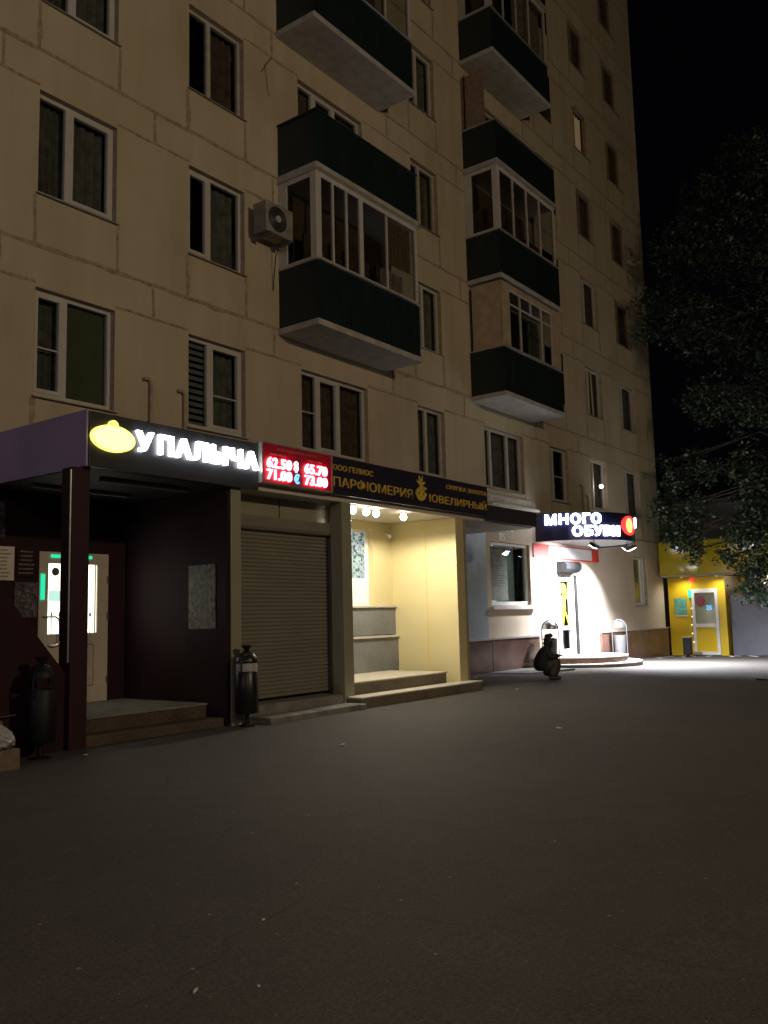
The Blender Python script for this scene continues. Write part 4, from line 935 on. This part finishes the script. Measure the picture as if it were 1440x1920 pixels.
# ---------------------------------------------------------------- bins
def torpedo_bin(x, y, label, tone='black_metal', sticker=True):
    t = empty("litter_bin", (x, y, gz(x, y)), label, "litter bin", "torpedo litter bins")
    MB().lathe([(0.135, 0.16), (0.142, 0.17), (0.142, 0.66), (0.135, 0.67), (0.125, 0.66), (0.12, 0.20)], seg=26).build("drum", tone, t, True)
    MB().lathe([(0.142, 0.775), (0.145, 0.79), (0.125, 0.85), (0.08, 0.895), (0.03, 0.91)], seg=26).build("lid", tone, t, True)
    MB().lathe([(0.022, 0.905), (0.03, 0.93), (0.068, 0.985), (0.066, 0.99), (0.02, 0.95)], seg=18).build("finial", tone, t, True)
    MB().tube([(-0.155, 0, 0.60), (-0.155, 0, 0.76), (-0.135, 0, 0.84), (-0.08, 0, 0.905), (0, 0, 0.93), (0.08, 0, 0.905), (0.135, 0, 0.84), (0.155, 0, 0.76), (0.155, 0, 0.60)], 0.011, 8).build("hoop", tone, t, True)
    MB().lathe([(0.10, 0.0), (0.10, 0.015), (0.03, 0.03), (0.03, 0.16)], seg=18).build("foot", tone, t, True)
    if sticker:
        MB().lathe([(0.13, 0.64), (0.135, 0.70), (0.13, 0.765), (0.12, 0.77), (0.11, 0.66)], seg=20).build("bag", 'plastic_white', t, True)
    return t
b1 = torpedo_bin(7.82, 8.02, "black torpedo litter bin with a funnel top in front of the shutter")
b1.rotation_euler.z = R(20)
b2 = torpedo_bin(5.02, 8.02, "black torpedo litter bin in the dark beside the canopy post", tone='bin_dull', sticker=False); b2.rotation_euler.z = R(30)
def hoop_bin(x, y, z, label, rz):
    t = empty("hoop_bin", (x, y, z), label, "litter bin", "hooped litter bins by the shoe shop", rz); t.scale = (1.06, 1.06, 1.20)
    pts = [(-0.19, 0, 0), (-0.19, 0, 0.80)] + [(-0.19 * math.cos(R(a)), 0, 0.80 + 0.19 * math.sin(R(a))) for a in range(15, 180, 15)] + [(0.19, 0, 0.80), (0.19, 0, 0)]
    MB().tube(pts, 0.013, 8).build("hoop", 'grey_metal', t, True)
    MB().lathe([(0.178, 0.80), (0.18, 0.81), (0.165, 0.87), (0.12, 0.935), (0.05, 0.965)], seg=24).build("lid", 'steel', t, True)
    MB().lathe([(0.135, 0.10), (0.165, 0.62), (0.158, 0.625), (0.128, 0.12)], seg=24).build("bucket", 'grey_metal', t, True)
    return t
hoop_bin(20.0, 9.9, gz(20, 9.9), "hooped grey litter bin with domed lid behind the crouching person", R(-62))
hoop_bin(24.4, 9.9, gz(24.4, 9.9), "hooped grey litter bin with domed lid right of the round steps", R(-62))
t = empty("kiosk_bin", (28.3, 9.25, gz(28.3, 9.25)), "short dark square litter bin in front of the yellow kiosk", "litter bin")
MB().box(-0.10, 0.10, -0.12, 0.12, 0.06, 0.60).build("body", 'bin_dull', t, bevel=0.015); MB().box(-0.11, 0.11, -0.13, 0.13, 0.60, 0.63).build("rim", 'steel', t, bevel=0.006); MB().box(-0.04, 0.04, -0.04, 0.04, -0.01, 0.06).build("foot", 'black_metal', t)

# rubbish left of the post
t = empty("carton", (4.36, 8.02, 0), "pale flattened carton on the stone block at the far left", "box")
MB().box(-0.22, 0.2, -0.12, 0.16, 0.22, 0.42).build("body", 'cardboard', t, bevel=0.01)
MB().prism([(-0.22, -0.13, 0.425), (0.2, -0.13, 0.425), (0.26, -0.24, 0.47), (-0.2, -0.24, 0.46)], (0, 0, 0.006)).build("flap", 'cardboard', t)
m = MB().sphere((0, 0, 0), 0.15, 0.13, 0.11, 26, 18); rb_ = random.Random(3)
m.v = [(x * (1 + 0.22 * math.sin(23 * z + 15 * x)) + rb_.uniform(-.012, .012), y * (1 + 0.2 * math.cos(27 * x + 9 * y)) + rb_.uniform(-.012, .012), max(-0.075, z * (1.0 + 0.3 * math.sin(21 * y + 17 * x)) + rb_.uniform(-.012, .012))) for (x, y, z) in m.v]
tag(m.build("bag", 'plastic_white', loc=(4.40, 7.74, 0.265)), "crumpled white plastic bag on the stone block at the far left", "bag")
tag(MB().box(-0.35, 0.25, -0.16, 0.16, -0.03, 0.185).build("stone_block", 'stone_block', bevel=0.015, loc=(4.34, 7.80, 0)), "rough brown stone block under the white bag", "stone block")
tag(MB().prism([(15.25, 9.62, -0.05), (15.45, 9.55, -0.05), (15.42, 9.80, -0.05), (15.28, 9.84, -0.05)], (0.02, 0.03, 0.30)).build("sack", 'black_metal', bevel=0.04), "small dark sack slumped beside the outer pillar of the yellow recess", "sack")

# ---------------------------------------------------------------- yellow kiosk and what stands behind it
KX = 29.62
kz = gz(29.6, 9)
ki = empty("kiosk", (KX, 9.3, kz), "small yellow kiosk with white glazed door against the end of the flats", "kiosk")
w = MB(); dya, dyb = 8.60, 9.46
for (ya, yb, za, zb) in [(9.46, 10.22, kz, 2.36), (8.36, 8.60, kz, 2.36), (8.60, 9.46, 1.98, 2.36)]: w.box(KX, KX + 0.08, ya, yb, za - 0.05, zb)
w.box(KX + 0.08, KX + 3, 8.36, 8.42, kz - 0.05, 2.36)
pin(w, "wall", 'kiosk_yellow', ki)
pin(MB().box(KX - 0.006, KX - 0.001, 9.47, 9.482, kz, 2.36).box(KX - 0.006, KX - 0.001, 8.585, 8.597, kz, 2.36).box(KX - 0.006, KX - 0.001, 9.485, 10.22, 1.72, 1.728).box(KX - 0.006, KX - 0.001, 9.485, 10.22, 0.55, 0.558), "panel_seam", 'gold', ki)
fs = pin(MB().prism([(KX - 0.42, 9.04, 2.42), (KX - 0.64, 10.24, 2.42), (KX + 0.1, 10.24, 2.42), (KX + 0.1, 10.36, 2.42), (KX + 2.5, 10.36, 2.42), (KX + 2.5, 9.04, 2.42)], (0, 0, 1.10)), "fascia", 'kiosk_fascia', ki, bevel=0.006)
adopt(MB().box(KX - 0.425, KX + 2.5, 6.35, 9.036, 2.42, 3.54).build("fascia_panel", 'kiosk_fascia', bevel=0.006), fs)
pin(MB().prism([(KX - 0.44, 6.34, 2.37), (KX - 0.44, 9.04, 2.37), (KX - 0.66, 10.24, 2.37), (KX + 0.05, 10.24, 2.37), (KX + 0.05, 6.34, 2.37)], (0, 0, 0.048)), "eaves_trim", 'stone_ledge', ki)
d = MB(); dz0, dz1 = kz + 0.02, 1.96; x0, x1 = KX - 0.03, KX + 0.03
d.box(x0, x1, 8.605, 8.70, dz0, dz1).box(x0, x1, 9.36, 9.455, dz0, dz1).box(x0, x1, 8.70, 9.36, dz1 - 0.13, dz1).box(x0, x1, 8.70, 9.36, 0.70, 0.82).box(x0, x1, 8.70, 9.36, dz0, dz0 + 0.10)
kd = pin(d, "door", 'white_vinyl', ki)
adopt(MB().box(KX - 0.01, KX + 0.01, 8.70, 9.36, dz0 + 0.10, 0.70).build("panel", 'kiosk_yellow'), kd)
adopt(MB().quad((KX, 8.70, 0.82), (KX, 9.36, 0.82), (KX, 9.36, dz1 - 0.13), (KX, 8.70, dz1 - 0.13)).build("pane", 'pane'), kd)
adopt(MB().box(KX + 0.3, KX + 0.32, 8.45, 9.45, 0.7, 2.1).build("interior", 'kiosk_in'), kd)
adopt(MB().prism([(KX - 0.008, 9.17 + 0.15 * math.cos(2 * math.pi * q / 20), 1.55 + 0.18 * math.sin(2 * math.pi * q / 20)) for q in range(20)], (0.005, 0, 0)).build("round_sticker", 'maroon'), kd)
kt = text("window_lamp", "25", 'neon_blue', lambda a, b, c: Vector((KX + 0.1 - c, 9.02 - a, 1.26 + b)), 0.17, 0.15, 0.004, 0.02); adopt(kt, kd)
adopt(MB().box(KX - 0.05, KX - 0.031, 8.72, 8.74, 0.55, 1.0).build("handle", 'steel'), kd)
tag(MB().box(KX - 0.02, KX - 0.003, 9.62, 10.02, 1.13, 1.67).build("poster", 'poster_green'), "green poster on the yellow kiosk wall left of its door", "poster")
tag(MB().box(KX - 0.02, KX - 0.004, 9.60, 10.04, 1.07, 1.11).build("ledge", 'white_vinyl'), "white strip below the green kiosk poster", "strip")
for (yy, zz_, mt, lab, nm) in [(9.40, 2.26, 'red_dot', "red diode lamp under the kiosk eaves", "diode_lamp"), (9.50, 1.80, 'green_led', "green diode lamp beside the top of the kiosk door", "diode_lamp")]:
    hgt = 0.05 if mt == 'red_dot' else 0.12
    tag(MB().box(KX - 0.06, KX - 0.007, yy - 0.045, yy + 0.045, zz_ - hgt, zz_ + hgt).build(nm, mt, bevel=0.01), lab, "lamp")
gl_ = empty("garland", (KX, 9.47, 0.5), "string of small warm bulbs down the left side of the kiosk door", "fairy lights")
pin(MB().tube([(KX - 0.02, 9.475, 1.9), (KX - 0.02, 9.47, 1.0), (KX - 0.02, 9.475, 0.2)], 0.005, 6), "wire", 'black_metal', gl_)
for zz_ in (1.32, 1.05, 0.78, 0.50, 0.22): pin(MB().sphere((KX - 0.035, 9.473 + random.uniform(-0.015, 0.015), zz_), 0.022, seg=10, rings=6), "bulb", 'garland', gl_)
for (yy, k_) in ((9.62, "left"), (8.50, "right")):  # downlights added to brighten the kiosk front
    t = empty("added_eaves_lamp", (KX - 0.36, yy, 2.37), "added small round downlight under the kiosk eaves on the %s of the door" % k_, "downlight", "downlights added under the kiosk eaves")
    MB().lathe([(0.06, 0.0), (0.06, -0.02), (0.045, -0.03)], seg=16).build("rim", 'white_vinyl', t, True)
    MB().lathe([(0.04, -0.031), (0.03, -0.036)], seg=16).build("lens", 'garland', t)
    l = bpy.data.lights.new("downlight", 'SPOT'); l.energy = 42; l.color = (1.0, 0.93, 0.80); l.spot_size = 3.0; l.spot_blend = 0.9; l.shadow_soft_size = 0.05
    lo = bpy.data.objects.new("downlight_light", l); COL.objects.link(lo); lo.parent = t; lo.location = (0, 0, -0.05)
gb = empty("annex", (31.5, 6, 0), "low grey flat roofed building behind the yellow kiosk", "building")
pin(MB().box(32.2, 38, -6, 14, -0.6, 5.05), "wall", 'grey_wall', gb)
pin(MB().box(32.1, 38.1, -6.1, 14.1, 5.052, 5.2), "roof", 'roof', gb)
se = MB()
for i in range(20): se.box(32.19, 32.199, -6 + i, -5.985 + i, -0.5, 5.0)
pin(se, "sheet_seams", 'print_grey', gb)
fe = empty("fence", (30.2, 5, kz), "grey profiled sheet metal fence right of the yellow kiosk", "fence")
f = MB(); yy = 8.30; i = 0
while yy > 1.0:
    xo = 29.9 if i % 2 == 0 else 29.903
    f.box(xo, xo + 0.012, yy - 0.16, yy, kz - 0.03, 1.74); yy -= 0.16; i += 1
pin(f, "sheet", 'fence_grey', fe)
for yy in (8.2, 6.2, 4.2, 2.2): pin(MB().box(29.97, 30.04, yy, yy + 0.07, kz - 0.1, 1.70), "post", 'grey_metal', fe)
ls = empty("lit_sign", (31.9, 5.6, 3.3), "glowing white and green sign half hidden by leaves at the right edge", "shop sign")
pin(MB().box(32.08, 32.18, 4.6, 8.0, 2.9, 4.05), "case", 'grey_metal', ls); pin(MB().box(32.05, 32.079, 4.7, 7.78, 3.15, 3.7), "panel", 'lit_white', ls); pin(MB().box(32.05, 32.079, 4.7, 7.82, 3.702, 4.02), "top_panel", 'lit_green', ls); pin(MB().box(32.05, 32.079, 4.7, 7.8, 2.93, 3.14), "lower_panel", 'lit_green', ls)
for i, (yy, zz_) in enumerate(((7.50, 2.42), (7.50, 2.12))):
    tag(MB().sphere((32.0, yy, zz_), 0.16 - 0.0 * i, 0.22, 0.11 + 0.03 * i).build("wall_lamp", 'lit_warm', smooth=True), ["upper warm glowing wall lamp at the right edge behind the leaves", "lower warm glowing wall lamp at the right edge behind the leaves"][i], "wall lamp", "warm lamps below the lit sign")
wl = empty("pane_reflection", (24.55, FY, 5.0), "glowing ball for a street lamp reflected in a lower flat window above the shoe shop", "lamp")  # added glowing ball draws a street lamp's reflection in the pane
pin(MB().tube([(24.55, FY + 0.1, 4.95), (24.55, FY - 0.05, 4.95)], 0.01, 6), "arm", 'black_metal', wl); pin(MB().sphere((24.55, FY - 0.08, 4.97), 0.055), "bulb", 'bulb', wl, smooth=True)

# ---------------------------------------------------------------- trees
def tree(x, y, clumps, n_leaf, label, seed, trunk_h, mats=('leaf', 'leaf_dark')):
    rnd = random.Random(seed); z0 = gz(x, y)
    t = empty("tree", (x, y, z0), label, "tree")
    b = MB().tube([(0, 0, -0.1), (0.05, 0.02, trunk_h * 0.4), (-0.03, 0.06, trunk_h * 0.75), (0.05, 0.0, trunk_h)], 0.2, 12, 0.10)
    for (cx_, cy_, cz_, r) in clumps:
        e_ = Vector((cx_ - x, cy_ - y, cz_ - z0)); zs = max(1.6, min(trunk_h * 0.95, e_.z - 0.25 * math.hypot(e_.x, e_.y) - 0.4)); s_ = Vector((0, 0, zs))
        mid = s_.lerp(e_, 0.5) + Vector((rnd.uniform(-.25, .25), rnd.uniform(-.25, .25), 0.25 + 0.22 * math.hypot(e_.x, e_.y)))
        b.tube([s_, s_.lerp(mid, 0.5) + Vector((0, 0, 0.2)), mid, mid.lerp(e_, 0.6), e_], 0.05, 7, 0.008)
        for q in range(3): b.tube([mid.lerp(e_, 0.4), e_ + Vector((rnd.gauss(0, r * .5), rnd.gauss(0, r * .5), rnd.gauss(0, r * .4)))], 0.015, 5, 0.004)
    b.build("trunk", 'bark', t, True)
    tot = sum(c[3] ** 2 for c in clumps)
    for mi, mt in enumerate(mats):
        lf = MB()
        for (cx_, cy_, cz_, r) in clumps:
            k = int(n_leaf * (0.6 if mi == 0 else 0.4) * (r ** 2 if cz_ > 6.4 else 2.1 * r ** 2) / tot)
            for _ in range(k // 6):               # sprays of six leaves
                d_ = Vector((rnd.gauss(0, 1), rnd.gauss(0, 1), rnd.gauss(0, 0.85))).normalized() * (r * (rnd.random() ** 0.45))
                base = Vector((cx_ - x, cy_ - y, cz_ - z0)) + d_
                for __ in range(6):
                    c = base + Vector((rnd.gauss(0, .11), rnd.gauss(0, .11), rnd.gauss(0, .09)))
                    s_ = rnd.uniform(0.045, 0.085)
                    u = Vector((rnd.gauss(0, 1), rnd.gauss(0, 1), rnd.gauss(-0.4, 0.7))).normalized(); v = u.orthogonal().normalized(); v.rotate(Matrix.Rotation(rnd.uniform(0, 6.28), 3, u))
                    lf.add([c - u * s_, c - v * s_ * 0.55 + u * s_ * 0.1, c + u * s_ * 1.1, c + v * s_ * 0.55 + u * s_ * 0.1], [(0, 1, 2, 3)])
        me = bpy.data.meshes.new("leaves"); me.from_pydata(lf.v, [], lf.f); me.materials.append(MAT[mt])
        o = bpy.data.objects.new("crown", me); COL.objects.link(o); o.parent = t
    return t
cl = []
rr_ = random.Random(5)
for (cx_, cy_, cz_, r) in [(23, 7.51, 4.68, 0.40), (23, 7.77, 3.93, 0.46), (23.2, 7.38, 3.40, 0.52), (23, 7.22, 2.80, 0.32), (23, 7.68, 3.12, 0.28), (22.8, 7.95, 3.80, 0.22), (23, 6.67, 4.86, 0.34), (23, 7.76, 5.17, 0.16), (23.2, 7.19, 5.24, 0.30), (23, 5.66, 4.75, 0.60), (23, 5.41, 3.78, 0.70), (23, 5.84, 3.02, 0.60), (23, 6.38, 2.58, 0.25), (23, 5.71, 2.21, 0.50), (23, 5.92, 1.72, 0.28), (23, 5.48, 1.60, 0.30), (23, 7.05, 3.93, 0.35), (22.6, 4.9, 2.6, 0.6),
                            (23.2, 6.6, 6.7, 0.8), (22.7, 5.4, 6.2, 0.9), (23.0, 7.6, 9.4, 0.75), (23.2, 8.1, 8.9, 0.45), (22.8, 6.7, 8.6, 0.9), (23.4, 5.6, 8.2, 1.0), (23.0, 6.8, 10.8, 1.0), (23.0, 5.5, 10.4, 1.1), (23.2, 6.2, 12.0, 0.9), (22.6, 4.2, 11.6, 1.2), (22.6, 4.0, 9.2, 1.3), (22.5, 3.9, 7.0, 1.3), (22.5, 3.6, 4.6, 1.2), (23.5, 3.0, 13.0, 1.1), (24.2, 2.6, 10.0, 1.4), (24.0, 2.4, 7.0, 1.3), (22.0, 2.4, 8.6, 1.3), (22.0, 2.2, 5.8, 1.2), (23.3, 5.2, 13.0, 0.8)]:
    q = 1.18; cl.append((cx_ * q, cy_ * q, 1.3 + (cz_ - 1.3) * q, r * q))
tree(27.3, 3.7, cl, 38000, "leafy dark tree hanging over the yellow kiosk at the right edge", 11, 8.5)
cl2 = [(31 + rr_.uniform(-2, 2), 0 + rr_.uniform(-2.5, 3.5), 5.5 + rr_.uniform(0, 7), rr_.uniform(1.0, 1.6)) for _ in range(14)]
tree(31.2, 0.2, cl2, 9000, "taller dim tree behind the grey fence, further right", 12, 7.0)

# ---------------------------------------------------------------- crouching person
def skin_mesh(name, nodes, edges, m, parent, sub=2, root=0):
    me = bpy.data.meshes.new(name); me.from_pydata([n[0] for n in nodes], edges, [])
    o = bpy.data.objects.new(name, me); COL.objects.link(o)
    o.modifiers.new("skin", 'SKIN'); s = o.modifiers.new("sub", 'SUBSURF'); s.levels = sub; s.render_levels = sub
    lay = me.skin_vertices[0].data
    for i, nd in enumerate(nodes):
        r = nd[1]; lay[i].radius = (r, r) if not isinstance(r, tuple) else r
        lay[i].use_root = (i == root)
    dg = bpy.context.evaluated_depsgraph_get(); dg.update()
    m2 = bpy.data.meshes.new_from_object(o.evaluated_get(dg)); bpy.data.objects.remove(o); m2.name = name
    for p in m2.polygons: p.use_smooth = True
    m2.materials.clear(); m2.materials.append(MAT[m])
    o = bpy.data.objects.new(name, m2); COL.objects.link(o); o.parent = parent
    return o
px_, py_ = 16.12, 7.99
pe = empty("person", (px_, py_, gz(px_, py_)), "crouching person in a black jacket and dark cap near the round steps", "person", rz=math.atan2(-0.87, 0.49)); pe.scale = (0.90, 0.90, 0.865)
hip = (-0.19, 0, 0.27)
body = [(hip, 0.14), ((-0.20, 0, 0.45), 0.14), ((-0.14, 0, 0.62), 0.15), ((-0.07, 0, 0.74), 0.07), ((-0.03, 0, 0.80), 0.055), ((0.0, 0, 0.87), 0.085), ((0.01, 0, 0.94), 0.075)]
ed = [(0, 1), (1, 2), (2, 3), (3, 4), (4, 5), (5, 6)]
def chain(start, pts):
    k = start
    for p in pts: body.append(p); ed.append((k, len(body) - 1)); k = len(body) - 1
    return k
for s_ in (-1, 1):
    chain(0, [((-0.08, s_ * 0.10, 0.33), 0.085), ((0.16, s_ * 0.13, 0.46), 0.062), ((0.09, s_ * 0.125, 0.28), 0.055), ((0.0, s_ * 0.115, 0.10), 0.042), ((0.03, s_ * 0.12, 0.04), 0.038), ((0.14, s_ * 0.13, 0.03), 0.03)])
    wr = chain(2, [((-0.09, s_ * 0.17, 0.67), 0.06), ((0.02, s_ * 0.21, 0.50), 0.045), ((0.13, s_ * 0.12, 0.53), 0.036), ((0.19, s_ * 0.07, 0.545), 0.026), ((0.235, s_ * 0.05, 0.54), (0.032, 0.016))])
skin_mesh("body", body, ed, 'skin', pe)
for s_ in (-1, 1):           # fingers, curled
    for q in range(4):
        yb = s_ * 0.05 + (q - 1.5) * 0.017; ln = (0.9, 1.05, 1.0, 0.8)[q]
        skin_mesh("finger", [((0.225, yb, 0.542), 0.009), ((0.25 + 0.015 * ln, yb, 0.535), 0.0085), ((0.262 + 0.015 * ln, yb, 0.51), 0.008), ((0.255, yb, 0.488), 0.007)], [(0, 1), (1, 2), (2, 3)], 'skin', pe, 1)
    skin_mesh("thumb", [((0.215, s_ * 0.05 - s_ * 0.03, 0.55), 0.011), ((0.24, s_ * 0.05 - s_ * 0.048, 0.55), 0.010), ((0.262, s_ * 0.05 - s_ * 0.045, 0.54), 0.008)], [(0, 1), (1, 2)], 'skin', pe, 1)
MB().add([(0.075, -0.014, 0.875), (0.075, 0.014, 0.875), (0.112, 0.0, 0.872), (0.082, 0.0, 0.915)], [(0, 1, 2), (1, 3, 2), (3, 0, 2)]).build("nose", 'skin', pe, True)
for s_ in (-1, 1):
    MB().sphere((0.082, s_ * 0.032, 0.905), 0.010, 0.013, 0.008, 10, 6).build("eye", 'hair', pe, True)
    MB().sphere((0.0, s_ * 0.083, 0.885), 0.022, 0.012, 0.034, 12, 8).build("ear", 'skin', pe, True)
MB().sphere((0.083, 0, 0.838), 0.008, 0.026, 0.007, 12, 6).build("mouth", 'maroon', pe, True)
jn = [((-0.20, 0, 0.17), 0.19), ((-0.225, 0, 0.40), 0.215), ((-0.15, 0, 0.62), 0.20), ((-0.07, 0, 0.74), 0.125), ((-0.045, 0, 0.82), 0.115), ((-0.035, 0, 0.90), 0.108), ((-0.04, 0, 0.96), 0.085)]
je = [(0, 1), (1, 2), (2, 3), (3, 4), (4, 5), (5, 6)]
for s_ in (-1, 1):
    k = 2
    for p in [((-0.08, s_ * 0.18, 0.68), 0.085), ((0.02, s_ * 0.22, 0.50), 0.068), ((0.12, s_ * 0.13, 0.53), 0.056), ((0.175, s_ * 0.085, 0.543), 0.044)]:
        jn.append(p); je.append((k, len(jn) - 1)); k = len(jn) - 1
skin_mesh("jacket", jn, je, 'cloth_black', pe)
tn = [((-0.20, 0, 0.20), 0.17)]; te = []
for s_ in (-1, 1):
    k = 0
    for p in [((-0.07, s_ * 0.10, 0.30), 0.15), ((0.16, s_ * 0.135, 0.43), 0.112), ((0.10, s_ * 0.13, 0.28), 0.125), ((0.03, s_ * 0.12, 0.14), 0.115), ((0.02, s_ * 0.12, 0.065), 0.085)]:
        tn.append(p); te.append((k, len(tn) - 1)); k = len(tn) - 1
    tn.append(((-0.09, s_ * 0.09, 0.16), 0.13)); te.append((0, len(tn) - 1))
skin_mesh("trousers", tn, te, 'cloth_brown', pe)
for s_ in (-1, 1): skin_mesh("shoe", [((-0.06, s_ * 0.12, 0.045), 0.05), ((0.05, s_ * 0.122, 0.05), 0.056), ((0.20, s_ * 0.135, 0.038), 0.042)], [(0, 1), (1, 2)], 'shoe', pe)
skin_mesh("cap", [((-0.012, 0, 0.925), 0.112), ((-0.03, 0, 0.99), 0.108), ((-0.045, 0, 1.05), 0.085)], [(0, 1), (1, 2)], 'wool', pe)
MB().sphere((-0.03, 0, 0.88), 0.085, 0.088, 0.08, 16, 10).build("hair", 'hair', pe, True)

# ---------------------------------------------------------------- scraps on the asphalt
def scrap(x, y, lx, ly, rz, lab):
    m = MB().prism([(-lx, -ly, 0), (lx, -ly * 0.8, 0), (lx * 0.9, ly, 0), (-lx * 0.8, ly * 0.9, 0)], (0, 0, 0.006)); o = m.build("litter_scrap", 'litter', loc=(x, y, gz(x, y) + 0.012))
    o.rotation_euler = (0.05, 0.08, rz); tag(o, lab, "litter", "scraps of litter on the asphalt")
scrap(2.32, 2.66, 0.024, 0.004, 0.55, "thin pale stick lying nearest the camera on the asphalt")
scrap(3.0, 2.98, 0.010, 0.004, 0.2, "tiny pale butt a little beyond the thin stick")
scrap(2.49, 2.5, 0.006, 0.004, 1.2, "tiny pale crumb right of the thin stick")
scrap(17.9, 4.5, 0.22, 0.10, 0.3, "dark flat rag on the asphalt at the right edge")
near_kiosk = ["paper scrap by the foot of the kiosk bin", "paper scrap left of the kiosk bin", "crumpled scrap before the kiosk's left wall", "small scrap before the kiosk's door", "wide scrap before the kiosk's right corner", "scrap in front of the grey fence", "small scrap nearest the fence's left end", "scrap between the bin and the kiosk door"]
for i, lab in enumerate(near_kiosk):
    x = [27.6, 26.6, 27.9, 28.6, 28.6, 28.8, 28.9, 28.2][i]; y = [9.15, 9.6, 9.7, 8.7, 8.0, 7.4, 7.9, 9.0][i]
    scrap(x, y, 0.10 + 0.03 * (i % 3), 0.07, i * 0.9, lab)
for i, (x, y, lab) in enumerate([(10.1, 7.55, "paper scrap beside the concrete step of the shutter"), (5.35, 7.75, "paper scrap by the foot of the canopy post"), (13.6, 7.4, "pale scrap beyond the yellow recess steps"), (7.1, 5.9, "lone pale scrap midway across the asphalt"), (9.4, 4.6, "second lone scrap further out on the asphalt")]):
    scrap(x, y, 0.03, 0.02, i * 1.1, lab)
bpy.data.objects["litter_scrap.003"].data.materials[0] = MAT['cloth_black']
